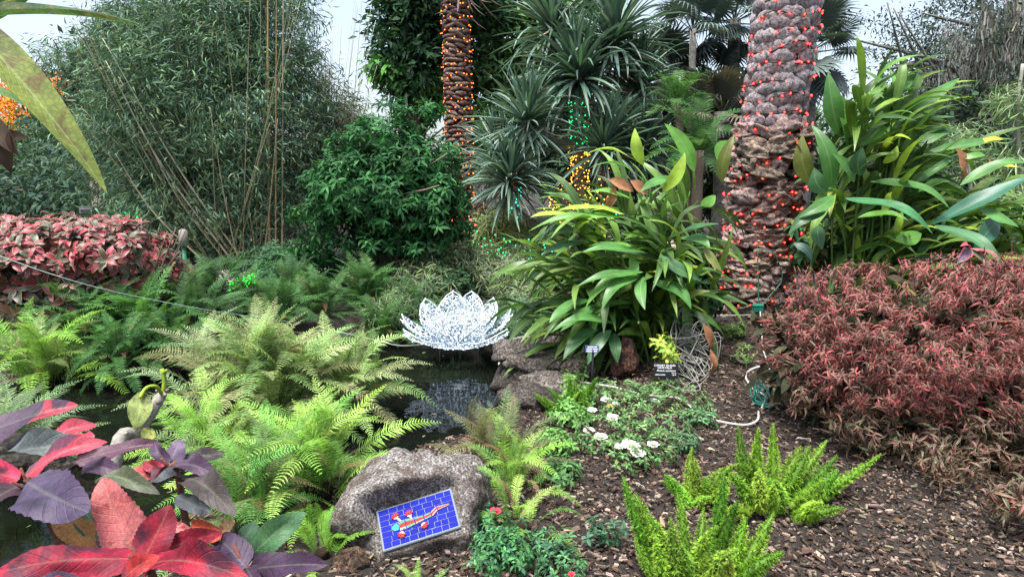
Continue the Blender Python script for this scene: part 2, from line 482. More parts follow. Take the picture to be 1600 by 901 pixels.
n.links.new(c, p.inputs['Base Color']); p.inputs['Roughness'].default_value = .95; bump(n, p, f2, .8, .03)
M_soil = m
setp(link('ground', mesh_from('ground', np.stack([X.ravel(), Yg.ravel(), Z.ravel()], 1), lp, np.full(len(ii), 4), M_soil)), kind='structure')

m, n, p, out = base_mat('pond_water')
p.inputs['Base Color'].default_value = (.004, .005, .004, 1); p.inputs['Specular IOR Level'].default_value = .22; p.inputs['Roughness'].default_value = .04; p.inputs['IOR'].default_value = 1.33
t = nnoise(n, 2.6, 2, .5); bump(n, p, t, .25, .05)
g = Geo(); g.add([(-8.8, 2.2, WATER_Z), (0.6, 2.2, WATER_Z), (0.6, 9, WATER_Z), (-8.8, 9, WATER_Z)], [(0, 1, 2, 3)])
setp(g.obj('water', m), kind='structure')

# paved path behind the pond, with a kerb
M_path = plain_mat('paving', (.42, .31, .28), .8, .12, 6, .15, .01, c2=(.34, .25, .23))
M_kerb = plain_mat('kerb_stone', (.5, .46, .42), .85, .15, 14, .2, .01)
P = spline([(-14, 9.9, 0), (-7, 10.6, 0), (-3, 11.4, 0), (0, 12.4, 0), (3, 15, 0), (4, 22, 0)], 8)
g = Geo(); V = []
for i, q in enumerate(P):
    t = norm(P[min(i + 1, len(P) - 1)] - P[max(i - 1, 0)]); nn = np.array([-t[1], t[0], 0])
    V += [q - nn * .8 + (0, 0, .025), q + nn * .8 + (0, 0, .025)]
g.add(V, [(2 * i, 2 * i + 1, 2 * i + 3, 2 * i + 2)[::-1] for i in range(len(P) - 1)])
path = setp(g.obj('path', M_path), kind='structure')
for sd in (-1, 1):
    g = Geo(); V = []
    for i, q in enumerate(P):
        t = norm(P[min(i + 1, len(P) - 1)] - P[max(i - 1, 0)]); nn = np.array([-t[1], t[0], 0])
        a, b = q + nn * sd * .8, q + nn * sd * .92
        V += [a + (0, 0, -.05), a + (0, 0, .11), b + (0, 0, .11), b + (0, 0, -.05)]
    g.add(V, [(4 * i + j, 4 * i + (j + 1) % 4, 4 * i + 4 + (j + 1) % 4, 4 * i + 4 + j) for i in range(len(P) - 1) for j in range(4)])
    g.obj('kerb', M_kerb, path, False)

# wood-chip mulch, real chips strewn on the soil
def chip_tm(k):
    l = 1.0; w = .12 + .25 * rng.random(); h = .05 + .06 * rng.random()
    r = lambda s=.06: rng.normal(0, s)
    B = [(-w * .6 + r(), -.5 + r()), (w * .7 + r(), -.45 + r()), (w + r(), .4 + r()), (-w * .3 + r(), .5 + r())]
    V = [(x, y, -.03) for x, y in B] + [(x * .8, y * .93, h * 2 + r(.02)) for x, y in B]
    Fc = [(4, 5, 6, 7)] + [(j, (j + 1) % 4, 4 + (j + 1) % 4, 4 + j) for j in range(4)]
    g = Geo(); g.add(V, Fc); return g.tm(False)
chips = [chip_tm(k) for k in range(10)]
def strew(n, x0, x1, y0, y1, size, ok=None):
    yy = y0 * (y1 / y0) ** rng.random(n); xx = x0 + (x1 - x0) * rng.random(n)
    s = sd_poly(xx, yy, POND); keep = s > .12
    if ok is not None: keep &= ok(xx, yy)
    xx, yy = xx[keep], yy[keep]; k = len(xx)
    zz = height(xx, yy) + rng.random(k) * .022
    a = rng.random(k) * 6.283
    d = np.stack([np.cos(a), np.sin(a), rng.normal(0, .16, k)], 1)
    up = np.stack([rng.normal(0, .35, k), rng.normal(0, .35, k), np.ones(k)], 1)
    sc = size * np.clip(np.exp(rng.normal(0, .45, k)), .3, 1.9)
    return frames(np.stack([xx, yy, zz], 1), d, up, sc)
Mc = np.concatenate([strew(33000, -.6, 3.8, 2.15, 6.5, .022), strew(6000, .3, 5.5, 5, 9, .03), strew(6000, -4, 0, 2, 3.6, .025), strew(1600, -.6, 3.8, 2.15, 6, .036)])
cc = vary([(.04, .028, .022), (.065, .046, .037), (.11, .084, .07), (.18, .15, .13), (.025, .018, .015), (.085, .06, .047), (.05, .036, .03), (.03, .02, .016), (.21, .175, .155)], len(Mc), .3, .06) * (1.04, .96, .86)
me = bake('mulch', chips, Mc, cc, M_woodchip, rng.integers(0, 10, len(Mc)))
setp(link('mulch', me), 'loose brown and grey wood chip mulch covering the flower bed', 'mulch', kind='stuff')

# fallen dead leaves and twigs in the mulch
dl = [leaf_tm(.4, 'ovate', 5, 2, .15, .6, .4) for _ in range(4)]
Ml = strew(200, -.3, 3.4, 2.2, 7, .05); Ml[:, :3, 3] += (0, 0, .02)
me = bake('leaf_litter', dl, Ml, vary([(.2, .13, .09), (.3, .22, .17), (.35, .3, .27), (.12, .07, .04)], len(Ml)), M_leaf, rng.integers(0, 4, len(Ml)))
setp(link('leaf_litter', me), 'dry brown fallen leaves scattered over the wood chips', 'leaf litter', kind='stuff')

# stones on the pond bank
stones = [lump_tm(4, .38, 1.3, k) for k in range(6)]
m, n, p, out = base_mat('limestone')
f = nnoise(n, 7, 8, .75); f2 = nnoise(n, 45, 6, .8); f3 = nnoise(n, 130, 3, .7)
c = nmix(n, 1.0, obcol(n), nramp(n, f2, [(.38, (.02, .018, .016)), (.48, (.12, .11, .10)), (.58, (.36, .34, .32)), (.72, (.66, .64, .61))]), 'MULTIPLY')
c = nmix(n, nramp(n, f, [(.45, (0, 0, 0)), (.6, (.8, .8, .8))]), c, (.03, .025, .02))
n.links.new(c, p.inputs['Base Color']); p.inputs['Roughness'].default_value = .92; p.inputs['Specular IOR Level'].default_value = .2
bump(n, p, nmath(n, 'ADD', f2, nmath(n, 'MULTIPLY', f3, .5)), 1.0, .03)
M_stone = m
def stone(label, px, py, Y, sx, sy, sz, rot, k, col=(1, 1, 1), name='bank_stone', group=None, ob_mat=None):
    p = atg(px, py, Y, 0.0)
    a = R(rot); d = (-math.sin(a), math.cos(a), 0)
    M = frames(p[None], np.array(d), (0, 0, 1), 1.0)[0]
    M[:3, 0] *= sx; M[:3, 1] *= sy; M[:3, 2] *= sz
    o = tmobj(name, stones[k], ob_mat or M_stone, None, M); o.color = (*col, 1)
    return setp(o, label, 'stone', group)
G = 'stones on the pond bank'
dk = (.55, .5, .47)
stone('long flat dark stone at the water edge right of the glowing lotus', 850, 575, 6.5, .36, .3, .17, 20, 0, (.85, .78, .74), group=G)
stone('low grey stone between the lotus cord and the ginger leaves', 885, 548, 7.1, .26, .24, .22, -20, 1, (.7, .64, .6), group=G)
stone('dark sloping stone nearest the pond below the white cord', 830, 628, 5.1, .22, .26, .14, 50, 2, (.5, .46, .44), group=G)
stone('rounded grey stone under the right end of the lotus', 800, 552, 7.2, .2, .2, .13, 0, 3, (.8, .76, .72), group=G)
stone('pale pinkish stone behind the blue and white plant label', 905, 585, 6.0, .15, .16, .16, 30, 4, (1.0, .86, .78), group=G)
stone('flat grey stone with the white cord lying across it', 860, 605, 5.5, .26, .2, .11, -30, 5, (.95, .9, .86), group=G)
stone('small dark stone sunk between the two larger ones by the cord', 800, 600, 5.8, .17, .15, .12, 10, 1, (.4, .37, .35), group=G)
stone('brown stone half hidden at the far bank near the small palms', 590, 512, 8.3, .24, .18, .13, 10, 5, (.5, .42, .38), group=G)
stone('stone low in the water under the plumeria branch', 20, 720, 3.4, .3, .2, .12, 10, 2, (.3, .28, .25), group=G)
stone('reddish brown upright stone in front of the ginger stems', 975, 562, 5.5, .12, .10, .17, 5, 0, (.8, .42, .32), name='red_stone')

fl = leaf_tm(.45, 'ovate', 4, 2, .02, .1)
k_ = 90; fx, fy = rng.uniform(-4.5, -.1, k_), rng.uniform(3.4, 7.8, k_); ok_ = sd_poly(fx, fy, POND) < -.15; fx, fy = fx[ok_], fy[ok_]
a_ = rng.random(len(fx)) * 6.28
me = bake('floating_leaves', [fl], frames(np.stack([fx, fy, np.full(len(fx), WATER_Z + .004)], 1), np.stack([np.cos(a_), np.sin(a_), 0 * a_], 1), (0, 0, 1), rng.uniform(.02, .06, len(fx))), vary([(.3, .26, .18), (.2, .13, .07), (.35, .35, .2)], len(fx)), M_leaf, np.zeros(len(fx), int))
setp(link('floating_leaves', me), 'small fallen leaves floating on the dark pond water', 'leaf litter', kind='stuff')
rng = np.random.default_rng(693)
# ================================================================== TREES AND BACKGROUND
def kite_tm(w, h, f):
    return TM([(0, 0, 0), (-w / 2, .42, h + f), (0, .48, h), (w / 2, .42, h + f), (0, 1, -h)], [(0, 3, 2), (0, 2, 1), (1, 2, 4), (2, 3, 4)], [(.5, 0), (0, .4), (.5, .5), (1, .4), (.5, 1)])
small = [kite_tm(.36, .06, .05), kite_tm(.42, .1, .03), kite_tm(.3, .03, .08)]
smallov = [leaf_tm(.55, 'ovate', 3, 2, .12, .25) for _ in range(3)]
narrow = [kite_tm(.13, .06, .02), kite_tm(.16, .1, .02), kite_tm(.11, .03, .02)]
def ellcloud(ells, nclump, per, sig, shell=.5):
    """clumps of points in ellipsoids given as (px, py, rx, ry, Y, ryd) in photograph pixels and metres of depth"""
    w = np.array([e[2] * e[3] for e in ells], float); w /= w.sum()
    k = rng.choice(len(ells), nclump, p=w)
    d = norm(rng.normal(0, 1, (nclump, 3))); r = np.where(rng.random(nclump) < shell, .85 + .15 * rng.random(nclump), rng.random(nclump) ** .4)
    E = np.array([e[:6] for e in ells], float)[k]
    C = at(E[:, 0], E[:, 1], E[:, 4]); s = E[:, 4] / F
    c = C + d * r[:, None] * np.stack([E[:, 2] * s, E[:, 5], E[:, 3] * s], 1)
    on = norm(d * np.stack([1 / (E[:, 2] * s), 1 / E[:, 5], 1 / (E[:, 3] * s)], 1))
    sg = sig * (0.6 + .8 * rng.random(nclump))
    p = c[:, None] + rng.normal(0, 1, (nclump, per, 3)) * sg[:, None, None] * np.array([1, 1, .7])
    o = np.repeat(on[:, None], per, 1); tone = np.repeat(rng.normal(0, 1, (nclump, 1)), per, 1)
    return p.reshape(-1, 3), o.reshape(-1, 3), tone.ravel()
def foliage(parent, ells, nclump, per, sig, temps, size, cols, mat=None, droop=.4, rnd=.8, shell=.5, zmin=0.03, limit=0, name='foliage', upb=.6, amt=.15, tonek=.16, coh=0.0):
    p, o, tone = ellcloud(ells, nclump, per, sig, shell)
    if coh: o = norm(o * .5 + np.repeat(rng.normal(0, coh, (nclump, 3)), per, 0) + (0, 0, -.2))
    k = p[:, 2] > zmin; p, o, tone = p[k], o[k], tone[k]; n = len(p)
    d = norm(o * .9 + rng.normal(0, rnd, (n, 3)) + (0, 0, -droop))
    up = norm(rng.normal(0, .5, (n, 3)) + (0, -.2, upb) + o * .5)
    sc = size * (.65 + .6 * rng.random(n))
    c = vary(cols, n, amt, .06) * np.clip(1 + tonek * tone, .5, 1.6)[:, None]
    M = frames(p, d, up, sc)
    return place(parent, 'leaf', temps, mat or M_leaf, M, c, limit=limit, rest=name)
def tree(label, px, Y, ells, nclump, per, sig, temps, size, cols, name='tree', cat='tree', rad=.16, mat=None, barkm=None, group=None, bx=None, **kw):
    b = at(px, 400, Y); b = np.array([b[0], Y, 0.0])
    t = thing(name, label, cat, b, group)
    g = Geo(); C0 = at(ells[0][0], ells[0][1], ells[0][4])
    top = C0 * .8 + b * .2
    gtube(g, spline([b - (0, 0, .3), b * .6 + top * .4 + rng.normal(0, .12, 3), top], 6), [rad * 1.25, rad, rad * .7], 9, lump=.12)
    for e in ells:
        c = at(e[0], e[1], e[4]); s = b * .45 + top * .55
        for q in range(2):
            tip = c + rng.normal(0, 1, 3) * np.array([e[2] * Y / F, e[5], e[3] * Y / F]) * .5
            gtube(g, spline([s, (s + tip) / 2 + rng.normal(0, .15, 3), tip], 6), [rad * .55, rad * .35, rad * .1], 6, lump=.15)
    g.obj('trunk', barkm or M_bark, t)
    foliage(t, ells, nclump, per, sig, temps, size, cols, mat, name='crown', **kw)
    return t

# --- far wood that reads as one mass
p, o, tn = ellcloud([(x, 262 + 22 * math.sin(x * .013) + 14 * math.sin(x * .041), 120, 60, 42 + 3 * math.sin(x), 3.0) for x in range(-300, 1950, 90)], 1600, 26, .5, .7)
k = p[:, 2] > -.1; p, o, tn = p[k], o[k], tn[k]
me = bake('far_wood', small, frames(p, o + rng.normal(0, .7, p.shape), o + (0, 0, .6), .42), vary([(.06, .10, .06), (.09, .14, .08), (.05, .08, .06)], len(p)) * np.clip(1 + .2 * tn, .5, 1.6)[:, None], M_leaf, rng.integers(0, 3, len(p)))
setp(link('far_wood', me), 'hazy dark green woodland closing the garden far behind', 'woodland', kind='stuff')

DG = [(.030, .065, .032), (.045, .095, .045), (.025, .05, .03)]
# left background
tree('dark green rounded tree behind the red bush at the left edge', 60, 24, [(40, 265, 130, 70, 24, 2), (150, 250, 90, 90, 23, 2)], 520, 26, .28, small, .26, [(.06, .12, .07), (.09, .16, .09), (.04, .08, .05)])
tree('autumn orange tree glowing above the dark tree at the far left', 25, 31, [(35, 185, 75, 55, 31, 1.6), (95, 150, 45, 25, 31, 1.2), (120, 195, 50, 30, 31, 1)], 330, 26, .22, smallov, .24, [(.85, .32, .04), (.9, .42, .06), (.7, .22, .03)], group=None)
tree('dark fine-leaved tree leaning over the bamboo from the left', 205, 19, [(190, 200, 120, 80, 19, 1.6), (235, 120, 110, 70, 18, 1.6), (150, 300, 110, 50, 18, 1.5)], 620, 26, .25, small, .22, [(.05, .095, .065), (.07, .12, .08), (.035, .07, .055)])
# tall trees behind the slender palm
tree('tall dark broadleaf tree left of the slender palm trunk', 660, 21, [(645, 45, 52, 72, 21, 1.5), (658, 112, 58, 50, 21, 1.5), (700, 0, 80, 55, 21, 1.6), (635, -60, 50, 60, 21, 1.5)], 620, 26, .26, small, .27, [(.03, .075, .035), (.05, .12, .05), (.02, .05, .03)], rad=.3)
tree('tall loose green tree right of the slender palm trunk', 790, 23, [(790, 40, 70, 70, 23, 1.5), (845, 90, 70, 60, 22, 1.5), (760, 105, 50, 60, 22, 1.4), (840, -20, 100, 60, 23, 1.6), (800, 170, 60, 40, 22, 1.4)], 560, 26, .28, small, .28, [(.08, .17, .06), (.13, .26, .08), (.05, .11, .045)], rad=.3)
tree('bright green leafy vine arching beside the slender palm trunk', 640, 20.5, [(615, 108, 34, 16, 20.5, .5), (650, 125, 36, 16, 20.5, .5), (680, 150, 30, 20, 20.5, .5), (748, 190, 20, 22, 20.5, .5), (745, 225, 20, 24, 20.5, .5)], 190, 14, .16, smallov, .27, [(.09, .24, .05), (.13, .32, .07), (.06, .16, .045)], rad=.07, name='climbing_vine', cat='vine', droop=.9)
# dark trees that close the gaps behind the pandanus and gingers
tree('dark leafy tree filling the gap behind the screw pine', 960, 20, [(960, 250, 120, 70, 20, 1.5), (1050, 190, 90, 80, 20, 1.5), (900, 200, 90, 60, 20, 1.4)], 430, 26, .26, small, .25, DG, rad=.2)
tree('dark leafy tree behind the thick palm trunk', 1180, 15, [(1180, 260, 110, 90, 15, 1.2), (1140, 170, 80, 50, 15, 1)], 380, 26, .24, small, .22, DG, rad=.2)
tree('dark shaded tree behind the right ginger and moss', 1480, 14, [(1400, 270, 130, 80, 14, 1.3), (1560, 240, 130, 110, 14, 1.3)], 480, 26, .24, small, .2, [(.03, .055, .04), (.05, .085, .05), (.025, .04, .03)], rad=.06)
tree('dark low tree behind the path left of the bamboo', 230, 15.5, [(215, 340, 110, 60, 15.5, 1.2), (330, 330, 90, 80, 16, 1.2)], 330, 26, .22, small, .2, [(.045, .085, .055), (.06, .11, .07), (.03, .06, .04)], rad=.1)

# --- oak with Spanish moss at the right
oak = tree('grey live oak with hanging grey moss at the upper right', 1560, 15, [(1500, 70, 110, 60, 15, 1.3), (1420, 110, 60, 38, 14.5, 1), (1420, 170, 90, 40, 14.5, 1), (1560, 40, 120, 70, 15, 1.3), (1540, 130, 110, 60, 15, 1.3), (1375, 40, 30, 14, 14.5, .5)], 620, 22, .19, small, .11, [(.05, .07, .06), (.07, .10, .08), (.04, .055, .05)], rad=.13, name='live_oak', barkm=M_greybark)
g = Geo()
for (a, b_, c_) in (((1590, 215, 15), (1500, 112, 14.6), (1330, 60, 14.4)), ((1590, 215, 15), (1470, 108, 14.6), (1370, 110, 14.4)), ((1590, 150, 15), (1560, 60, 14.8), (1440, 20, 14.4)), ((1600, 230, 15), (1520, 190, 14.6), (1400, 180, 14.5)), ((1560, 150, 15), (1545, 30, 15), (1500, -60, 15))):
    gtube(g, spline([at(*a), at(*b_), at(*c_)], 9), [.16, .07, .015], 6, lump=.2)
g.obj('branch', M_greybark, oak)
# hanging moss: curtains of thin twisting strands
M_moss = leaf_mat('spanish_moss', rough=.9, transl=.2, spec=.1, noise_scale=3)
strand = []
for k in range(5):
    gg = Geo(); pts = []
    for j in range(9):
        pts.append((rng.normal(0, .018), j / 8, rng.normal(0, .018)))
    w = .014
    for j in range(8):
        a, b_ = np.array(pts[j]), np.array(pts[j + 1]); o_ = np.array([w * (1 - j / 9), 0, 0]) if j % 2 else np.array([w * .6, 0, w * .6]) * (1 - j / 9)
        gg.add([a - o_, a + o_, b_ + o_ * .8, b_ - o_ * .8], [(0, 1, 2, 3)])
    strand.append(gg.tm())
def moss(cols_px, Y, top, n, length, wpx):
    out = []
    for (x, y, L) in cols_px:
        m_ = int(n * L); u = rng.random(m_); sx = rng.normal(0, wpx * .45, m_)
        pp = at(x + sx, y + rng.normal(0, 12, m_) + u * 30, Y + rng.normal(0, .2, m_))
        d = norm(np.stack([rng.normal(0, .09, m_) - sx * .0012, rng.normal(0, .09, m_), -np.ones(m_)], 1))
        out.append(frames(pp, d, rng.normal(0, 1, (m_, 3)), length * L * (.35 + .75 * rng.random(m_))))
    return np.concatenate(out)
mm = moss([(1590, 0, 1.2), (1575, 60, 1.4), (1545, 20, 1.2), (1600, 110, 1.3), (1540, 120, 1.0), (1520, 130, 1.25), (1500, 120, .8), (1480, 115, .9), (1560, 130, 1.3), (1530, 150, 1.1), (1450, 110, .5), (1510, 60, .7), (1490, 40, .5), (1585, 150, 1.2), (1470, 150, .6), (1430, 115, .35), (1620, 20, 1.5)], 14.3, 0, 300, 1.3, 20)
me = bake('moss', strand, mm, vary([(.24, .245, .225), (.30, .30, .28), (.17, .175, .16)], len(mm)), M_moss, rng.integers(0, 5, len(mm)))
o = link('moss', me, oak); o['kind'] = 'stuff'

# --- bamboo
M_culm = plain_mat('bamboo_culm', (1, 1, 1), .5, .2, 8, .1, .005)
def bamboo(label, base_px, Y, culms, ells, nclump, cols, size=.19, per=22, sig=.16):
    b = at(base_px, 430, Y); b = np.array([b[0], Y, 0.])
    t = thing('bamboo', label, 'bamboo', b, 'bamboo clumps')
    for (x0, x1, y1, bow, r, c, dY) in culms:
        p0 = np.array([at(x0, 430, Y + dY * .3)[0], Y + dY * .3, -.1]); p1 = at(x1, y1, Y + dY)
        mid = (p0 + p1) / 2 + (bow, 0, abs(bow) * .4)
        P = spline([p0, mid, p1], 9); g = Geo(); n_ = len(P)
        gtube(g, P, [r, r * .85, r * .3], 7, c)
        # node rings
        for j in range(1, n_ - 1, 2):
            tt = norm(P[j + 1] - P[j - 1]); rr = r * (1 - .6 * j / n_)
            gtube(g, [P[j] - tt * .008, P[j], P[j] + tt * .008], [rr, rr * 1.28, rr], 7, np.array(c) * .8)
        g.obj('culm', M_culm, t)
    foliage(t, ells, nclump, per, sig, narrow, size, cols, droop=.3, rnd=.42, upb=.3, tonek=.34, coh=.8, shell=.7)
    return t
GR = [(.08, .145, .085), (.11, .19, .115), (.06, .11, .07), (.15, .22, .12), (.09, .17, .12)]
tan, ora, pal = (.36, .34, .22), (.40, .26, .12), (.42, .41, .30)
cul = []
for k in range(30):
    x1 = rng.uniform(90, 520); cul.append((rng.uniform(330, 420), x1, rng.uniform(-40, 200), (x1 - 400) * .0006, rng.uniform(.006, .015), [tan, (.2, .22, .12), (.28, .27, .17)][rng.integers(0, 3)], rng.uniform(-1.7, -.1)))
cul += [(385, 165, 95, -.25, .018, pal, -1.6), (392, 185, 120, -.2, .016, tan, -1.4), (420, 418, -60, 0, .028, ora, -.9), (440, 443, -60, 0, .018, tan, -.8), (400, 160, 60, -.15, .016, pal, -1.6),
        (375, 220, 200, -.2, .016, tan, -1.4), (398, 408, -60, .03, .012, tan, -.6), (430, 432, -40, 0, .015, ora, -1.2), (350, 180, 240, -.3, .015, pal, -2)]
bamboo('tall blue-green bamboo clump with pale leaning culms', 385, 12.6, cul,
       [(310, 150, 150, 125, 12.7, 1.6), (280, 85, 115, 75, 12.7, 1.3), (330, 300, 130, 110, 12.6, 1.2), (390, 50, 100, 90, 13, 1.2), (420, 200, 90, 140, 12.8, 1.2), (220, 230, 110, 90, 12.8, 1.1), (260, 330, 100, 60, 12.6, 1), (115, 85, 50, 18, 13, .5), (215, 45, 50, 34, 13, .8), (310, -10, 110, 60, 13, 1), (420, -30, 60, 60, 13, 1), (80, 112, 46, 9, 13, .4)], 3700, GR, .17)
cul2 = [(rng.uniform(490, 520), rng.uniform(485, 590), rng.uniform(-20, 150), rng.uniform(-.05, .1), rng.uniform(.007, .014), [pal, (.42, .42, .36)][k % 2], rng.uniform(-.6, .6)) for k in range(26)]
bamboo('feathery olive bamboo clump with bare pale tips against the sky', 505, 14.5, cul2,
       [(500, 220, 55, 90, 14.5, 1), (530, 250, 60, 80, 14.5, 1), (545, 185, 40, 45, 14.5, .8), (480, 130, 34, 60, 14.5, .8), (480, 330, 50, 80, 14.3, .8)], 800, [(.10, .13, .07), (.14, .17, .10), (.08, .12, .07), (.15, .17, .14)], .17)

# --- dense dark green shrub in the middle
mids = [leaf_tm(.27, 'lance', 4, 2, .12, .25) for _ in range(5)]
def whorls(parent, ells, n, per, size, temps, cols, mat, droop=.2, spread=1.0, shell=.85, limit=300, name='leaf', rest='foliage', zmin=.03, out=.6, var=None, front=False, bias=(0, 0, .3)):
    """clusters of leaves that radiate from a point at the shoot tips"""
    p, o, tn = ellcloud(ells, n, 1, .02, shell)
    k = p[:, 2] > zmin
    if front: k &= (o[:, 1] < .45)
    p, o, tn = p[k], o[k], tn[k]; n = len(p)
    ax = norm(o + np.array(bias) + rng.normal(0, .25, o.shape))
    a1 = norm(np.cross(ax, rng.normal(0, 1, ax.shape))); a2 = np.cross(ax, a1)
    th = (np.arange(per)[None] * 2.399 + rng.random((n, 1)) * 6.28)
    el = np.linspace(out, -.1, per)[None] + rng.normal(0, .12, (n, per))
    rad = np.cos(th)[..., None] * a1[:, None] + np.sin(th)[..., None] * a2[:, None]
    d = norm(rad * spread + ax[:, None] * el[..., None] + np.array([0, 0, -droop]))
    up = norm(ax[:, None] + rng.normal(0, .15, d.shape))
    pos = p[:, None] - ax[:, None] * (np.arange(per)[None, :, None] * size * .06)
    sc = size * (.7 + .5 * rng.random((n, per))) * (.75 + .3 * (np.arange(per)[None] / per))
    c = vary(cols, n * per, .12, .05) * np.repeat(np.clip(1 + .24 * tn, .45, 1.7), per)[:, None]
    M = frames(pos.reshape(-1, 3), d.reshape(-1, 3), up.reshape(-1, 3), sc.ravel())
    return place(parent, name, temps, mat, M, c, limit=limit, rest=rest)
sh = thing('dense_shrub', 'dense dark green shrub with pointed leaves in the middle of the garden', 'shrub', (at(610, 400, 9.6)[0], 9.6, 0))
g = Geo()
for k in range(12):
    gtube(g, spline([(at(610, 400, 9.6)[0] + rng.normal(0, .12), 9.6, -.1), at(610 + rng.normal(0, 25), 330, 9.6), at(610 + rng.uniform(-100, 100), rng.uniform(200, 300), 9.6 + rng.normal(0, .5))], 5), [.04, .025, .01], 5)
g.obj('stem', M_bark, sh)
SE = [(625, 300, 90, 85, 9.6, .9), (560, 290, 70, 60, 9.4, .8), (655, 262, 60, 60, 9.6, .8), (600, 215, 62, 34, 9.6, .7), (695, 320, 36, 66, 9.5, .7), (515, 325, 36, 34, 9.4, .6), (590, 375, 80, 22, 9.4, .6),
      (545, 225, 40, 18, 9.5, .4), (640, 182, 36, 16, 9.7, .4), (490, 285, 26, 20, 9.3, .3), (500, 365, 30, 16, 9.3, .3), (665, 385, 40, 16, 9.3, .4), (575, 190, 24, 12, 9.6, .3), (530, 260, 36, 20, 9.3, .4), (470, 335, 24, 16, 9.3, .3), (610, 165, 22, 14, 9.8, .3), (675, 175, 22, 18, 9.9, .3), (560, 205, 18, 10, 9.7, .3), (705, 240, 16, 24, 9.7, .3), (480, 395, 40, 22, 9.4, .3), (720, 340, 20, 40, 9.6, .3)]
whorls(sh, SE, 1350, 8, .15, mids, [(.03, .11, .035), (.05, .16, .05), (.022, .08, .03)], M_leaf, droop=.35, bias=(0, -.1, .45), out=.5, shell=.6)
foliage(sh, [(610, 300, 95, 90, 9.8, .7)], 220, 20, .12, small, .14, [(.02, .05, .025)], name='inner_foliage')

# --- screw pine (pandanus)
straps = [leaf_tm(.07, 'strap', 7, 2, a_, .8, bend=b_) for a_, b_ in ((.03, 0), (.08, .02), (.14, -.02), (.05, .03), (.2, 0))]
def rosette(parent, c, n, L, axis=(0, 0, 1), lo=-.5, hi=1.0, cols=((.08, .15, .11), (.12, .20, .15), (.095, .165, .13)), temps=straps, mat=None, limit=300, name='leaf', rest='foliage', wide=1.0):
    c = np.asarray(c, float); ax = norm(np.array(axis, float)); a1 = norm(np.cross(ax, (.3, .8, .1))); a2 = np.cross(ax, a1)
    th = np.arange(n) * 2.39996; el = hi + (lo - hi) * (np.arange(n) / n) ** 1.25 + rng.normal(0, .10, n)
    e = el * math.pi / 2
    d = np.cos(e)[:, None] * (np.cos(th)[:, None] * a1 + np.sin(th)[:, None] * a2) + np.sin(e)[:, None] * ax + rng.normal(0, .05, (n, 3))
    d[:, 2] -= .12
    up = ax + rng.normal(0, .12, (n, 3)) 
    sc = L * (.75 + .35 * rng.random(n)) * np.where(el > .75, .85, 1)
    return frames(c + d * .04 - ax * (np.arange(n) / n)[:, None] * .12, d, up, sc, sc * wide), vary(cols, n, .15, .05)
pd = thing('screw_pine', 'branching screw pine with spiky strap-leaf heads and coloured lights on its trunk', 'tree', (at(908, 400, 12)[0], 12, 0))
trunkP = [(908, 440), (907, 330), (905, 230), (903, 165)]
g = Geo(); gtube(g, spline([at(x, y, 12.0) for x, y in trunkP], 8), [.13, .11, .09, .07], 10, lump=.1); g.obj('trunk', M_greybark, pd)
heads = [((905, 95), 12.0, 85, 1.25, (905, 165)), ((960, 40), 12.3, 70, 1.3, (903, 165)), ((865, 20), 12.6, 60, 1.2, (900, 150)), ((823, 165), 11.6, 72, 1.0, (900, 225)), ((797, 255), 11.3, 72, 1.0, (903, 300)),
         ((945, 205), 11.6, 70, 1.1, (905, 260)), ((1005, 215), 11.9, 64, 1.1, (945, 255)), ((880, 130), 12.6, 50, 1.0, (903, 165)), ((990, 110), 12.6, 60, 1.2, (945, 160)), ((780, 215), 12, 50, .9, (820, 260))]
for (hp, Y_, n_, L_, src) in heads:
    g = Geo(); a_, b_ = at(src[0], src[1], 12.0), at(hp[0], hp[1] + 22, Y_)
    gtube(g, spline([a_, (a_ + b_) / 2 + (0, 0, -.14), b_], 6), [.07, .06, .05], 7, lump=.15); g.obj('branch', M_greybark, pd)
g = Geo(); gtube(g, spline([at(905, 352, 12), at(880, 318, 11.8), at(845, 290, 11.6), at(812, 268, 11.4)], 6), [.08, .06, .04], 7, lump=.12); gtube(g, spline([at(868, 336, 11.9), at(835, 345, 11.8), at(800, 320, 11.8)], 6), [.05, .03], 6); g.obj('branch', M_greybark, pd)
Ms, Cs = [], []
for (hp, Y_, n_, L_, src) in heads:
    M_, C_ = rosette(pd, at(hp[0], hp[1] + 22, Y_), int(n_ * 1.9) + 30, L_, (rng.normal(0, .12), -.25, 1), -.42, .95)
    Ms.append(M_); Cs.append(C_)
place(pd, 'leaf', straps, M_strap, np.concatenate(Ms), np.concatenate(Cs), limit=300)
Ms, Cs = [], []   # dead leaves hanging under the heads
for (hp, Y_, n_, L_, src) in heads:
    M_, C_ = rosette(pd, at(hp[0], hp[1] + 26, Y_), 22, L_ * .8, (0, 0, -1), .2, .95, ((.22, .18, .14), (.28, .25, .21), (.12, .10, .08)), wide=.8)
    Ms.append(M_); Cs.append(C_)
place(pd, 'dead_leaf', straps, M_strap, np.concatenate(Ms), np.concatenate(Cs), limit=0, rest='dead_foliage')

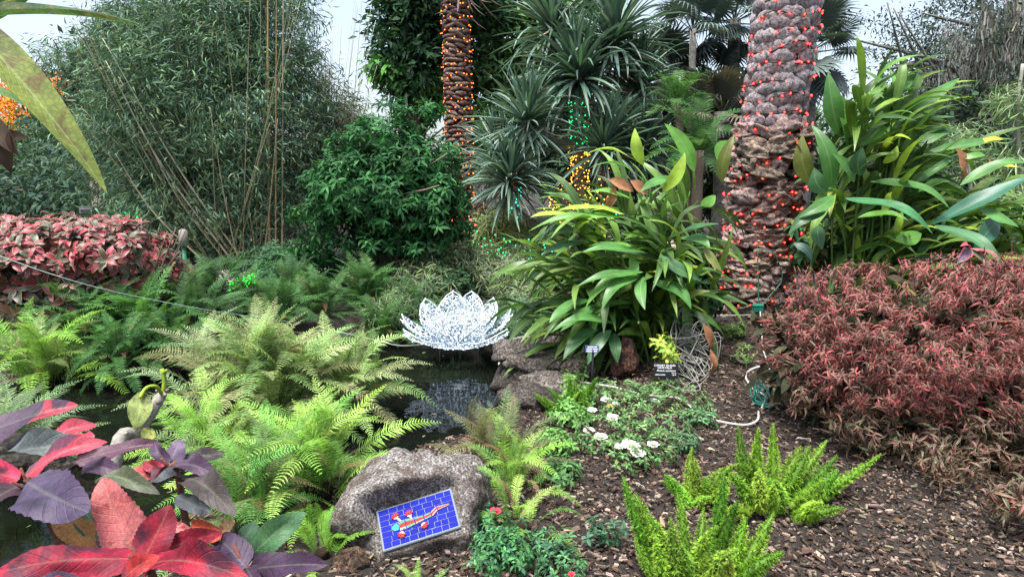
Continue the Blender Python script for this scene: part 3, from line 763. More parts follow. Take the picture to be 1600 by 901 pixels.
# --- fan palms
def fan_tm(n=34, drp=.25):
    g = Geo(); gtube(g, [(0, 0, 0), (0, .3, .02), (0, .5, 0)], [.012, .008], 4, (.9, .9, .7))
    for i in range(n):
        a = -2.3 + 4.6 * i / (n - 1); L = .5 * (1 - .18 * abs(a) / 2.3) * (1 + rng.normal(0, .04))
        d = np.array([math.sin(a), math.cos(a), 0]); s_ = np.array([math.cos(a), -math.sin(a), 0]); c = np.array([0, .5, 0])
        w = .026; z = .02 * (i % 2)
        V = [c, c + d * L * .5 - s_ * w + (0, 0, z), c + d * L * .5 + s_ * w + (0, 0, z), c + d * L * .8 - s_ * w * .45 - (0, 0, drp * .12), c + d * L * .8 + s_ * w * .45 - (0, 0, drp * .12), c + d * L - (0, 0, drp * (.3 + .2 * rng.random()))]
        g.add(V, [(0, 1, 2), (1, 3, 4, 2), (3, 5, 4)])
    return g.tm()
fans = [fan_tm(32, d_) for d_ in (.1, .35, .6)]
def fan_palm(label, px, Y, head_py, n, L, cols, rad=.1, lo=-.6):
    h = at(px, head_py, Y); t = thing('fan_palm', label, 'palm', (h[0], Y, 0), 'fan palms')
    g = Geo(); gtube(g, [(h[0], Y, -.1), (h[0] + .05, Y, h[2] * .5), h], [rad * 1.2, rad], 8, lump=.2); g.obj('trunk', M_greybark, t)
    M_, C_ = rosette(t, h, n, L, (0, 0, 1), lo, .9, cols)
    place(t, 'leaf', fans, M_strap, M_, C_)
FC = ((.09, .13, .12), (.12, .16, .15), (.07, .10, .09))
fan_palm('fan palm with a round blue-grey head against the sky left of the thick trunk', 1083, 14, 45, 16, 1.25, FC, .07, -.1)
fan_palm('fan palm with drooping dark fronds touching the thick trunk', 1148, 14.5, 30, 26, 1.3, FC, .12, -.7)
fan_palm('shaggy low fan palm with brown skirt behind the thick trunk', 1128, 13, 175, 26, 1.1, ((.09, .10, .08), (.15, .13, .11), (.07, .09, .075)), .14, -.8)
fan_palm('fan palm spilling out at the right side of the thick trunk', 1268, 12.0, 75, 26, 1.1, FC, .1, -.7)
fan_palm('short dark fan palm between the screw pine and the feathery tree', 1030, 15, 120, 26, 1.4, ((.06, .08, .07), (.08, .10, .09)), .1, -.6)

# --- ferns, tree fern
fern_hi = [fern_tm(42, .14, a_, 3, fwd=.42, droop=.3, twist=tw, width=.0105, jitter=.13) for a_, tw in ((.16, .03), (.22, -.05), (.28, .05), (.34, 0), (.25, .07), (.19, -.07), (.38, -.03))]
fern_lo = [fern_tm(32, .15, a_, 0, fwd=.4, droop=.25, width=.012) for a_ in (.18, .26, .34)]
tf = thing('tree_fern', 'feathery bright green tree fern behind the ginger leaves', 'tree fern', (at(1085, 400, 11)[0], 11, 0))
g = Geo(); h1, h2 = at(1092, 235, 11), at(1058, 160, 11.4)
gtube(g, [(h1[0], 11, -.1), h1], [.12, .08], 8, lump=.3); gtube(g, [(h1[0], 11, .4), h2], [.08, .06], 8, lump=.3); g.obj('trunk', M_bark, tf)
M1, C1 = rosette(tf, h1, 30, 1.0, (0, -.25, 1), -.1, .45, ((.05, .13, .04), (.07, .17, .05)), wide=1.3); M2, C2 = rosette(tf, h2, 30, .7, (0, -.2, 1), -.1, .5, ((.06, .15, .04), (.08, .18, .05)), wide=1.4)
place(tf, 'frond', fern_lo, M_fern, np.concatenate([M1, M2]), np.concatenate([C1, C2]))
def fern(label, px, py, Y, n, L, cols, lo=.05, hi=.95, dead=6, temps=None, z=None, tilt=(0, -.15, 1), group='sword ferns round the pond', wide=1.0, az=None, name='fern', limit=300):
    p = at(px, py, Y)
    if z is None: z = max(gz(p[0], p[1]), WATER_Z)
    p = np.array([p[0], p[1], z]); t = thing(name, label, 'fern', p, group)
    M_, C_ = rosette(t, p + (0, 0, .05), n, L, tilt, lo, hi, cols, wide=wide)
    s = rng.normal(0, L * .10, (n, 3)) * (1, 1, .1); M_[:, :3, 3] += s
    tt = temps or fern_hi
    place(t, 'frond', tt, M_fern, M_, C_, limit=limit)
    if dead:
        M_, C_ = rosette(t, p + (0, 0, .08), dead, L * .7, tilt, -.05, .5, ((.20, .13, .07), (.28, .2, .12)), wide=.7)
        place(t, 'dead_frond', tt, M_fern, M_, C_)
    g = Geo(); V = lump_tm(2, .5, 2, 3)
    g.add(V.V * (L * .12, L * .12, L * .13) + p + (0, 0, .02), V.F, (.10, .06, .035)); g.obj('crown_base', M_bark, t)
    return t
YG = ((.25, .38, .13), (.32, .44, .17), (.18, .30, .10), (.30, .35, .17), (.24, .27, .13))
BG_ = ((.20, .40, .07), (.27, .48, .09), (.33, .50, .13), (.13, .27, .06))
PG = ((.27, .36, .18), (.22, .3, .15), (.32, .40, .21))
fern('large pale green fern with long arching fronds left of the lotus', 430, 640, 5.0, 110, .86, YG, 0.0, .9, 14, z=-.1)
fern('pale fern just behind the big one, reaching toward the lotus', 545, 590, 5.3, 46, .72, YG, .0, .85, 6, z=-.15)
fern('yellow green fern behind the big one at its left side', 345, 590, 5.2, 50, .72, PG, .0, .85, 6, z=-.12)
fern('bright green low fern spreading over the water in front of the big fern', 330, 670, 4.4, 34, .55, BG_, -.1, .55, 3, z=-.2)
fern('bright green fern directly left of the mosaic rock', 500, 800, 3.25, 64, .60, BG_, -.15, .85, 10)
fern('green fern with brown fronds behind the purple leaves', 395, 800, 3.0, 44, .52, ((.13, .25, .07), (.16, .22, .09), (.12, .3, .07)), -.1, .8, 9)
fern('bright green fern right behind the mosaic rock', 800, 770, 3.35, 24, .38, BG_, -.15, .8, 2)
fern('brownish upright fern between the rock and the dark water', 775, 740, 3.6, 26, .48, ((.17, .18, .09), (.22, .2, .11), (.13, .19, .08)), .25, .95, 6)
fern('fern frond cluster bending over the mulch right of the rock', 815, 830, 2.95, 16, .30, BG_, -.25, .5, 1)
fern('pale frosted fern at the left edge above the purple leaves', 0, 660, 4.2, 44, .62, ((.18, .30, .13), (.22, .34, .16), (.15, .24, .12)), -.05, .75, 3, z=-.25)
fern('green fern below the red bush at the left edge', 75, 575, 6.3, 54, .85, BG_[:2] + YG[:2], 0, .8, 4)
fern('bright green fern beside the dark water in front of the red bush', 225, 555, 6.9, 50, .75, ((.10, .25, .07), (.13, .3, .09)), 0, .8, 3)
fern('fern with long fronds at the left bank between its two neighbours', 150, 565, 6.8, 44, .75, ((.08, .2, .07), (.11, .24, .08)), 0, .8, 3)
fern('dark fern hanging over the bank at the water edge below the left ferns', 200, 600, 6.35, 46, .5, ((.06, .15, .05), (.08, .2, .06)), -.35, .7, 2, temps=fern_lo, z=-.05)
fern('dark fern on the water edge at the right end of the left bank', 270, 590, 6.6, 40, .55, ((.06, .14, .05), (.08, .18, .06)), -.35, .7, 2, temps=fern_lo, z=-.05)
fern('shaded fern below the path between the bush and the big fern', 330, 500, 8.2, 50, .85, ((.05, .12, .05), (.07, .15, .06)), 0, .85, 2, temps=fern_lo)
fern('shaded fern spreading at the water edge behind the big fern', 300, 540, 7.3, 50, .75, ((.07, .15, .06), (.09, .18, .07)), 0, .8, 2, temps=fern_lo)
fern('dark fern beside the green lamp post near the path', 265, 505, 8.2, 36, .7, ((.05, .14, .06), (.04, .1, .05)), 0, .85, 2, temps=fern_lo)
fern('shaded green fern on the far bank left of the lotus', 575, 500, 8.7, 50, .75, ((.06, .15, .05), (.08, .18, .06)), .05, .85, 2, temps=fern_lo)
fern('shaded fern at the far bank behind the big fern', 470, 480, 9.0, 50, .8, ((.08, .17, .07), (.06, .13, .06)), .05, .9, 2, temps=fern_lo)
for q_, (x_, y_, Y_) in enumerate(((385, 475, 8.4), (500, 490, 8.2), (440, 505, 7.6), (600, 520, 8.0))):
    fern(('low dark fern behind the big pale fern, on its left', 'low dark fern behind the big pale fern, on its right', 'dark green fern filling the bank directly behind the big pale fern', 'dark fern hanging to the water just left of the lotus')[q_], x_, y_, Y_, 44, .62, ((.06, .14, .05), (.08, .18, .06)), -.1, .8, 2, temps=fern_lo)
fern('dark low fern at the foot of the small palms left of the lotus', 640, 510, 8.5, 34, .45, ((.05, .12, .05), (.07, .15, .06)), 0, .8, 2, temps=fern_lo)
fern('small fern at the lower edge below the rock', 650, 960, 2.35, 16, .16, BG_, .0, .6, 1)
fern('lime green small fern left of the rock foot', 505, 890, 2.7, 16, .24, ((.2, .45, .06), (.25, .5, .08)), .2, 1, 0)
rng = np.random.default_rng(700)
# ================================================================== PALM TRUNKS WITH LIGHTS
def boot_tm(k):
    g = Geo(); V, U = [], []; nx_, ny_ = 8, 6
    o = Vector((k * 5.1, 2.2, k))
    for j in range(ny_ + 1):
        for i in range(nx_ + 1):
            u, v = i / nx_ * 2 - 1, j / ny_
            w = (math.sin(math.pi * min(1, .06 + v * .90)) ** .8) * .52
            z = .26 * min(1, (1 - abs(u)) * 3.2) * min(1, v * 3 + .1) * min(1, (1 - v) * 5) * (.75 + .35 * v) - .03
            nz = mnoise.noise(Vector((u * 1.7, v * 2.3, 0)) + o); nz2 = mnoise.noise(Vector((u * 6, v * 3, 4)) + o)
            V.append((u * w + nz * .05, v + nz * .05, z + nz * .07 + nz2 * .03)); U.append((i / nx_, v))
    Fc = [(j * (nx_ + 1) + i, j * (nx_ + 1) + i + 1, (j + 1) * (nx_ + 1) + i + 1, (j + 1) * (nx_ + 1) + i) for j in range(ny_) for i in range(nx_)]
    g.add(V, Fc, (1, 1, 1), U); return g.tm()
boots = [boot_tm(k) for k in range(7)]
scales = [lump_tm(2, .5, 1.5, k + 20) for k in range(6)]
ridges = [lump_tm(3, .75, 1.7, k + 9) for k in range(8)]
m, n, p, out = base_mat('palm_bark')
f = nnoise(n, 26, 6, .75); f2 = nnoise(n, 90, 4, .7); f3 = nnoise(n, 6, 3, .6)
c = nmix(n, 1.0, obcol(n), nramp(n, f, [(.36, (.12, .10, .09)), (.47, (.6, .56, .53)), (.66, (1.35, 1.28, 1.22))]), 'MULTIPLY')
c = nmix(n, nramp(n, f3, [(.6, (0, 0, 0)), (.75, (.3, .3, .3))]), c, (.10, .11, .05))
n.links.new(c, p.inputs['Base Color']); p.inputs['Roughness'].default_value = .95; p.inputs['Specular IOR Level'].default_value = .15
bump(n, p, nmath(n, 'ADD', f, nmath(n, 'MULTIPLY', f2, .5)), .9, .035)
M_palm = m
def axis_fn(P0, P1): return lambda z: P0 + (P1 - P0) * ((z - P0[2]) / (P1[2] - P0[2]))
def trunk_core(parent, ax, z0, z1, r, col):
    g = Geo(); gtube(g, [ax(z) for z in np.linspace(z0, z1, 14)], r, 16, col, .1); return g.obj('trunk', M_palm, parent)
P0, P1 = np.array([2.76, 7.6, 0.0]), at(1232, 0, 7.6)
axR = axis_fn(P0, P1)
big = thing('date_palm', 'thick date palm trunk with grey leaf-base scales wrapped in red lights', 'palm', (2.76, 7.6, .1))
trunk_core(big, axR, -.1, 6.2, [.33, .32, .25, .25], (.05, .038, .035))
Ms, Cs = [], []
z = .12; row = 0
while z < 2.28:
    nn = 7 + (row % 2); h = .085 + .03 * rng.random()
    for i in range(nn):
        a = (i + .5 * (row % 2)) / nn * 6.283 + rng.normal(0, .12) + row * .35
        o = np.array([math.cos(a), math.sin(a), 0]); t = np.array([-math.sin(a), math.cos(a), 0])
        rr = .335 + .03 * math.sin(z * 4) + rng.normal(0, .018)
        M = frames((axR(z) + o * rr)[None], np.array([t[0], t[1], rng.normal(0, .22)]), o, 1.0)[0]
        M[:3, 1] *= .15 * (.55 + .8 * rng.random()); M[:3, 0] *= .06 * (.7 + .8 * rng.random()); M[:3, 2] *= .085 * (.7 + .6 * rng.random())
        Ms.append(M); Cs.append(np.array([.44, .35, .31]) * (.7 + .55 * rng.random()) * (1, 1 + rng.normal(0, .04), 1 + rng.normal(0, .05)))
    z += h * .82; row += 1
place(big, 'bark_ridge', ridges, M_palm, np.array(Ms), np.array(Cs), limit=300, rest='bark_ridges')
Ms, Cs = [], []
z = 2.2; row = 0
while z < 6.1:
    nn = 7
    for i in range(nn):
        a = (i + .5 * (row % 2)) / nn * 6.283 + rng.normal(0, .07)
        o = np.array([math.cos(a), math.sin(a), 0])
        Ms.append(frames((axR(z) + o * .255)[None], np.array([o[0] * .12, o[1] * .12, 1.0]) + rng.normal(0, .06, 3), o, .225 * (.9 + .25 * rng.random()), .29 * (.9 + .2 * rng.random()))[0])
        Ms[-1][:3, 2] *= 1.35
        Cs.append(np.array([.44, .415, .45]) * (.75 + .4 * rng.random()))
    z += .108; row += 1
place(big, 'trunk_boot', boots, M_palm, np.array(Ms), np.array(Cs), limit=300, rest='trunk_boots')
# crown high above the frame
palmfr = [fern_tm(44, .16, a_, 0, fwd=.9, droop=.2, width=.012, bare=.15) for a_ in (.15, .25)]
M_, C_ = rosette(big, axR(6.2), 12, 3.2, (0, 0, 1), -.1, .9, ((.06, .11, .06), (.08, .13, .07)))
place(big, 'frond', palmfr, M_fern, M_, C_)

bulb = lump_tm(0, 0.0, 1, 0); bulb.V = bulb.V * (1, 1.5, 1)
M_red = emit_mat('red_bulb', (1.0, .022, .014), 5.0)
M_orange = emit_mat('orange_bulb', (1.0, .16, .015), 1.8)
M_amber = emit_mat('amber_bulb', (1.0, .42, .05), 1.5, False)
M_green = emit_mat('green_bulb', (.01, .9, .2), .8, False)
M_lime = emit_mat('lime_bulb', (.02, 1.0, .04), 1.6)
M_teal = emit_mat('teal_bulb', (.01, .7, .42), .8, False)
BLACKW = (.015, .015, .017)
def light_string(label, P, r_w, spacing, r_b, mat, cat='string lights', wire=True, wcol=BLACKW, jit=.03, group='light strings on trunks', limit=300, center=None):
    """cord along P with little lamps"""
    t = thing('string_lights', label, cat, P[0], group)
    if wire:
        g = Geo(); gtube(g, P, r_w, 4, wcol); g.obj('wire', M_wire, t)
    L = np.concatenate([[0], np.cumsum(np.linalg.norm(np.diff(P, axis=0), axis=1))])
    n = int(L[-1] / spacing); s = (np.arange(n) + .5 + rng.normal(0, .25, n)) * spacing
    q = np.stack([np.interp(s, L, P[:, i]) for i in range(3)], 1)
    if center is not None:
        o = q - np.array([center(z_) for z_ in q[:, 2]]); o[:, 2] = 0; o = norm(o)
        q = q + o * (r_b * 1.2 + jit * .5 * rng.random((n, 1))) + rng.normal(0, jit * .5, (n, 3)) * (0.3, .3, 1)
    else:
        q = q + rng.normal(0, jit, (n, 3))
    place(t, 'bulb', [bulb], mat, frames(q, rng.normal(0, 1, (n, 3)), (0, 0, 1), r_b), (1, 1, 1), limit=limit, rest='bulbs')
    return t
def spiral(ax, z0, z1, r, pitch, wob=.02, k=26):
    rf = r if callable(r) else (lambda z: r)
    N = int((z1 - z0) / pitch * k); zz = np.linspace(z0, z1, N); th = np.linspace(0, (z1 - z0) / pitch * 6.283, N)
    w = wob * np.sin(th * 2.7) + wob * np.sin(th * 4.3 + 1)
    return np.array([ax(z) + np.array([math.cos(a) * (rf(z) + rr), math.sin(a) * (rf(z) + rr), 1.4 * rr]) for z, a, rr in zip(zz, th, w)])
light_string('red string lights spiralling up the thick date palm trunk', spiral(axR, .22, 3.9, lambda z: .405 - .065 * float(sstep(2.0, 2.5, z)), .17, .015), .0065, .115, .0085, M_red, center=axR, jit=.02)

# slender palm in the distance
Q0, Q1 = np.array([at(720, 400, 19)[0], 19, 0.0]), at(712, 0, 19)
axL = axis_fn(Q0, Q1)
sl = thing('slender_palm', 'tall slender palm trunk with brown scales wrapped in orange lights', 'palm', Q0)
trunk_core(sl, axL, -.1, 7.2, .29, (.09, .065, .06))
Ms, Cs = [], []
z = .3; row = 0
while z < 7.2:
    for i in range(6):
        a = (i + .5 * (row % 2)) / 6 * 6.283 + rng.normal(0, .1); o = np.array([math.cos(a), math.sin(a), 0]); t = np.array([-math.sin(a), math.cos(a), 0])
        M = frames((axL(z) + o * .31)[None], t + (0, 0, rng.normal(0, .3)), o, 1.0)[0]
        M[:3, 1] *= .19 * (.8 + .4 * rng.random()); M[:3, 0] *= .065; M[:3, 2] *= .08
        Ms.append(M); Cs.append(np.array([.26, .19, .165]) * (.65 + .6 * rng.random()))
    z += .125; row += 1
place(sl, 'trunk_boot', scales, M_palm, np.array(Ms), np.array(Cs), limit=300, rest='trunk_boots')
# brown skirt and fronds at the top
M_, C_ = rosette(sl, axL(7.35), 30, 1.6, (0, 0, -1), .3, .9, ((.15, .12, .1), (.2, .17, .14)))
M_[:, :3, 3] += np.array([.15, 0, 0]); place(sl, 'dead_frond', straps, M_strap, M_, C_)
M_, C_ = rosette(sl, axL(7.6), 20, 2.6, (0, 0, 1), 0, .9, ((.06, .11, .06), (.08, .13, .07)))
place(sl, 'frond', palmfr, M_fern, M_, C_)
light_string('orange string lights spiralling up the slender palm trunk', spiral(axL, .4, 6.5, .385, .30), .006, .17, .0135, M_orange, center=axL, jit=.04)

# lit wraps on the screw pine trunk and the posts
axP = axis_fn(np.array([at(906, 352, 12)[0], 12, at(906, 352, 12)[2]]), at(904, 158, 12))
za, zb, zc = at(906, 350, 12)[2], at(906, 232, 12)[2], at(906, 160, 12)[2]
light_string('green string lights on the upper part of the screw pine trunk', spiral(axP, zb, zc, .13, .10), .004, .11, .0115, M_green, center=axP)
light_string('amber string lights on the middle of the screw pine trunk', spiral(axP, za, zb, .14, .09), .004, .10, .0105, M_amber, center=axP)
axP2 = axis_fn(at(912, 430, 12.3), at(912, 325, 12.3)); z0_, z1_ = at(912, 400, 12.3)[2], at(912, 330, 12.3)[2]
light_string('teal string lights low on the screw pine trunk', spiral(axP2, z0_, z1_, .17, .12), .004, .13, .012, M_teal, center=axP2)
t = thing('garden_post', 'pale post wrapped in teal lights behind the screw pine', 'post', (at(806, 400, 17)[0], 17, 0), 'light posts')
g = Geo(); gtube(g, [(at(806, 400, 17)[0], 17, -.05), at(803, 275, 17)], .10, 10, (.5, .52, .48)); g.obj('shaft', M_greybark, t)
ax_ = axis_fn(np.array([at(806, 400, 17)[0], 17, 0.0]), at(803, 275, 17))
light_string('teal string lights round the pale post left of the screw pine', spiral(ax_, .4, 1.55, .13, .10), .004, .11, .018, M_teal, center=ax_)
light_string('orange string lights at the head of the pale post', spiral(ax_, 1.6, 1.9, .2, .07), .004, .09, .022, M_orange, center=ax_)
ax_ = axis_fn(at(945, 400, 13.5), at(942, 290, 13.5))
t = thing('thin_trunk', 'thin dark trunk with amber lights right of the screw pine trunk', 'tree', (at(944, 400, 13.5)[0], 13.5, 0))
g = Geo(); gtube(g, [(at(944, 400, 13.5)[0], 13.5, -.05), at(942, 200, 13.5)], .07, 8); g.obj('trunk', M_bark, t)
light_string('sparse amber lights on the thin trunk right of the screw pine', spiral(ax_, at(944, 350, 13.5)[2], at(944, 235, 13.5)[2], .10, .12), .004, .16, .018, M_amber, center=ax_)
ax_ = axis_fn(at(872, 380, 15), at(872, 320, 15))
light_string('amber lights heaped in the shrub left of the red sign', spiral(ax_, at(870, 345, 15)[2], at(870, 300, 15)[2], .16, .14, .08), .004, .16, .012, M_amber, center=ax_, group='light strings in shrubs')
def light_heap(label, px, py, Y, r, n, mat, rb=.014):
    c = at(px, py, Y); P = spline(c + norm(rng.normal(0, 1, (16, 3))) * r * (1.3, .7, .8), 6)
    P[:, 2] = np.maximum(P[:, 2], .06)
    L = np.sum(np.linalg.norm(np.diff(P, axis=0), axis=1))
    light_string(label, P, .004, L / n, rb, mat, wcol=(.02, .09, .04), group='light strings in shrubs')
light_heap('bright green lights heaped at the foot of the bamboo', 378, 440, 9.3, .13, 60, M_lime, .017)
light_heap('green lights draped on the sedge behind the lotus', 752, 385, 10.5, .36, 50, M_green, .011)
light_heap('green lights in the shrubs left of the ginger', 830, 400, 10.5, .3, 34, M_teal, .010)
light_heap('green lights beside the pillar behind the red bush', 207, 342, 12.5, .2, 18, M_green, .026)
light_heap('tiny red lights at the foot of the slender palm', 690, 350, 11, .45, 22, M_red, .013)
light_heap('teal lights behind the leaves below the red sign', 930, 345, 10.6, .26, 36, M_teal, .011)

# green post by the path with a pale lamp shade
t = thing('green_post', 'green pole standing by the pink path at the red bush', 'post', (at(291, 448, 9.3)[0], 9.3, 0), 'light posts')
g = Geo(); gtube(g, [(at(291, 448, 9.3)[0], 9.3, -.03), at(287, 385, 9.3)], .028, 10, (.02, .16, .08)); g.obj('pole', M_wire, t)
g = Geo(); gtube(g, [at(287, 385, 9.3), at(287, 383, 9.3), at(286, 360, 9.3), at(286, 358, 9.3)], [.04, .065, .055, .02], 12, (.22, .20, .18)); g.obj('lamp_shade', M_wire, t)

# pillar with speakers, wall
bp = at(165, 400, 13.5)
pil = thing('pillar', 'cream pillar carrying a black loudspeaker behind the red bush', 'pillar', (bp[0], 13.5, 0))
tmobj('shaft', box_tm(.22, .22, 2.0, .01), plain_mat('cream_paint', (.62, .52, .42), .8, .1, 6), pil, mloc((bp[0], 13.5, 1.0)))
wl = thing('garden_wall', 'brown rendered wall behind the cream pillar', 'wall', (bp[0] + .6, 13.9, 0))
tmobj('panel', box_tm(1.0, .12, 1.75, .01), plain_mat('brown_render', (.33, .25, .21), .9, .15, 5, .2), wl, mloc((bp[0] + .65, 13.9, .875)))
tmobj('coping', box_tm(1.06, .18, .07, .01), plain_mat('coping_stone', (.28, .22, .19), .85, .15, 9), wl, mloc((bp[0] + .65, 13.9, 1.787)))
spk = thing('loudspeaker', 'black loudspeaker box clamped to the cream pillar', 'loudspeaker', at(145, 328, 13.3))
M_blk = plain_mat('black_plastic', (.03, .032, .036), .5, .1, 20)
q = at(140, 329, 13.2)
tmobj('cabinet', box_tm(.30, .22, .16, .015), M_blk, spk, mloc(q))
tmobj('front_frame', box_tm(.24, .02, .10, .006), plain_mat('grey_frame', (.16, .17, .19), .5), spk, mloc(q + (0, -.115, 0)))
tmobj('grille', box_tm(.19, .015, .06, .004), M_blk, spk, mloc(q + (0, -.128, 0)))
g = Geo(); gtube(g, [q + (.14, 0, 0), q + (.24, .05, 0)], .05, 8); gtube(g, [q + (.2, .02, .1), q + (.34, .1, .1)], .012, 6); gtube(g, [q + (.2, .02, -.07), q + (.34, .1, -.07)], .012, 6); g.obj('bracket', M_blk, spk)

# red notice on a dark post, far behind the ginger
q = at(893, 319, 14)
sg = thing('red_sign', 'small dark red notice on a black post behind the ginger leaves', 'sign', (q[0] - .12, 14, 0))
g = Geo(); gtube(g, [(q[0] - .14, 14.02, -.03), at(884, 298, 14) + (0, .02, 0)], .02, 8, (.02, .02, .02)); g.obj('post', M_wire, sg)
tmobj('board', box_tm(.21, .02, .36, .004), plain_mat('red_board', (.16, .012, .02), .5, .1, 9), sg, mloc(q))
tmobj('picture', box_tm(.18, .006, .14, .001), plain_mat('pink_print', (.35, .16, .16), .6, .5, 22, c2=(.45, .36, .34)), sg, mloc(q + (.0, -.015, -.09)))
g = Geo()
for i_, (w_, z_) in enumerate(((.11, .11), (.13, .085), (.11, .06))):
    for w0, w1 in ((-.5, -.2), (-.16, .1), (.14, .5)):
        b_ = box_tm(w_ * (w1 - w0) , .004, .012); g.add(b_.V + (w_ * (w0 + w1) / 2, 0, z_), b_.F, (.55, .3, .3))
g.obj('print_lines', M_wire, sg, False).location = Vector(q + (0, -.013, 0)) - sg.location

# ================================================================== LOTUS
M_led = emit_mat('white_led', (.62, .80, 1.0), .75)
M_frame = plain_mat('white_frame', (.50, .56, .64), .4, .05, 20)
lc = at(716, 534, 7.0); lc[2] = -.05
lot = thing('lotus_lamp', 'glowing white wire lotus flower made of tiny lights above the pond', 'light sculpture', lc)
def petal(W_, H_, cup, seed):
    pf = lambda u, v: np.array([u * W_ / 2 * (math.sin(math.pi * min(1, v * .90 + .10)) ** .62) , v * H_, -cup * math.sin(math.pi * v * .8) * (1) + .12 * u * u * W_])
    g = Geo(); b = Geo()
    edge = [pf(-1, v) for v in np.linspace(0, 1, 14)] + [pf(1, v) for v in np.linspace(1, 0, 14)][1:]
    gtube(g, edge, .008, 5)
    for u in np.linspace(-.75, .75, 5): gtube(g, [pf(u, v) for v in np.linspace(0.02, .97 - .1 * abs(u), 8)], .0042, 3)
    for k in range(15):
        v = .04 + .90 * k / 15; gtube(g, [pf(u, v + .03 * math.sin(k * 9 + u * 3)) for u in np.linspace(-1, 1, 6)], .0042, 3)
    for k in range(30):   # light string wound criss-cross through the frame
        u0, v0 = rng.uniform(-.9, .9), rng.uniform(.03, .9); a = rng.uniform(0, 6.28)
        gtube(g, [pf(np.clip(u0 + t_ * math.cos(a), -.95, .95), np.clip(v0 + t_ * math.sin(a) * .5, .02, .97)) + (0, 0, rng.normal(0, .006)) for t_ in (0, .25, .5)], .0045, 3)
    for u in (-.8, -.55, -.28, 0, .28, .55, .8):
        for v in np.linspace(.04, .97 - .12 * abs(u), 13):
            if rng.random() < .12: continue
            p = pf(u + rng.normal(0, .03), min(.98, v + rng.normal(0, .012))) + rng.normal(0, .004, 3); b.add(bulb.V * (.0042 + .002 * rng.random()) + p, bulb.F)
    for e in np.array(edge)[::1]: b.add(bulb.V * .0048 + e + rng.normal(0, .004, 3), bulb.F)
    return g.tm(), b.tm()
pet = [petal(.36, .52, .09, 1), petal(.33, .45, .08, 2), petal(.24, .38, .05, 3)]
def add_petal(az, tilt, k, r0, s=1.0):
    a = R(az); o = np.array([math.cos(a), math.sin(a), 0]); tl = R(tilt)
    d = o * math.sin(tl) + np.array([0, 0, math.cos(tl)])
    M = frames((lc + o * r0 + (0, 0, .02))[None], d, -o + (0, 0, .01), s)[0]
    f = tmobj('petal', pet[k][0], M_frame, lot, M)
    b = bpy.data.objects.new('petal_lights', pet[k][1].mesh('petal_lights', M_led)); COL.objects.link(b); b.parent = f; b['kind'] = 'stuff'
for az, tl in ((184, 55), (142, 38), (103, 20), (68, 20), (38, 36), (4, 50), (325, 66), (215, 66)): add_petal(az, tl, 0, .16)
for az, tl in ((160, 32), (122, 18), (86, 12), (50, 18), (20, 32), (-35, 42), (215, 42), (250, 36), (290, 36)): add_petal(az, tl, 1, .11)
g = Geo(); b = Geo()
for rr in (.13, .2, .27, .31): gtube(g, [lc + (math.cos(a) * rr, math.sin(a) * rr * .9, 0) for a in np.linspace(0, 6.283, 40)], .008, 5)
for k in range(28):
    a = k / 28 * 6.283; gtube(g, [lc + (math.cos(a) * .08, math.sin(a) * .08, 0), lc + (math.cos(a + .1) * .31, math.sin(a + .1) * .31, 0)], .006, 4)
for k in range(520):
    a = rng.random() * 6.283; r_ = .31 * rng.random() ** .5 if k > 170 else .315
    b.add(bulb.V * .005 + lc + (math.cos(a) * r_, math.sin(a) * r_ * .9, rng.normal(0, .006)), bulb.F)
fr = g.obj('base_ring', M_frame, lot); o = b.obj('ring_lights', M_led, fr); o['kind'] = 'stuff'
g = Geo()
for a in (30, 150, 90): gtube(g, [lc + (.25 * math.cos(R(a)), .25 * math.sin(R(a)), 0), lc + (.25 * math.cos(R(a)), .25 * math.sin(R(a)), -.6)], .007, 5, (.04, .04, .04))
g.obj('support_leg', M_wire, lot)

# ================================================================== CORDS AND ROPES
def cord(label, pts, r, col, cat='cable', name='cable', group=None, nseg=8):
    P_ = spline(np.array(pts), nseg); P_[:, 2] = np.maximum(P_[:, 2], np.maximum(height(P_[:, 0], P_[:, 1]) + .018, WATER_Z) + r)
    g = Geo(); gtube(g, P_, r, 6, col); return setp(g.obj(name, M_wire), label, cat, group)
WH, GRN = (.46, .44, .41), (.015, .12, .08)
cord('thin grey rope from the lotus to the foot of the date palm', [lc + (.3, -.02, .02), at(850, 530, 6.9), at(950, 512, 7.0), at(1050, 497, 7.1), (2.72, 7.2, .22)], .006, (.36, .40, .38), 'rope', 'rope')
cord('white cord hanging from the lotus down to the water edge', [lc + (.3, -.1, .02), at(776, 535, 6.8), at(780, 572, 6.6), at(781, 584, 6.5), at(800, 588, 6.3), at(835, 584, 6.1), at(860, 602, 5.9)], .009, WH)
cord('grey pipe from the lotus to the far fern bank', [lc + (-.3, -.05, 0), at(630, 540, 7.1), at(600, 535, 7.3), at(560, 525, 7.5), at(500, 512, 7.6)], .008, (.2, .19, .18), 'pipe', 'pipe')
cord('thin pale rope crossing in front of the red bush', [at(-60, 378, 6.1), at(80, 428, 6.0), at(190, 458, 6.2), at(330, 485, 6.6), at(470, 505, 7.2)], .0032, (.26, .33, .30), 'rope', 'rope')
cord('white hose lying on the mulch behind the white roses', [at(858, 600, 5.75), at(900, 618, 5.4), (at(960, 622, 5.2)), at(1010, 632, 5.0), at(1060, 640, 4.85), gnd(1095, 650, .03), gnd(1130, 662, .03), gnd(1165, 668, .03), gnd(1183, 662, .03), gnd(1185, 645, .05)], .0085, WH, 'hose', 'hose')
cord('white hose rising through the green coil beside the right bush', [gnd(1190, 640, .05), at(1195, 628, 4.9), at(1175, 605, 5.1), at(1165, 588, 5.3), at(1172, 578, 5.3), at(1187, 572, 5.3)], .008, WH, 'hose', 'hose')
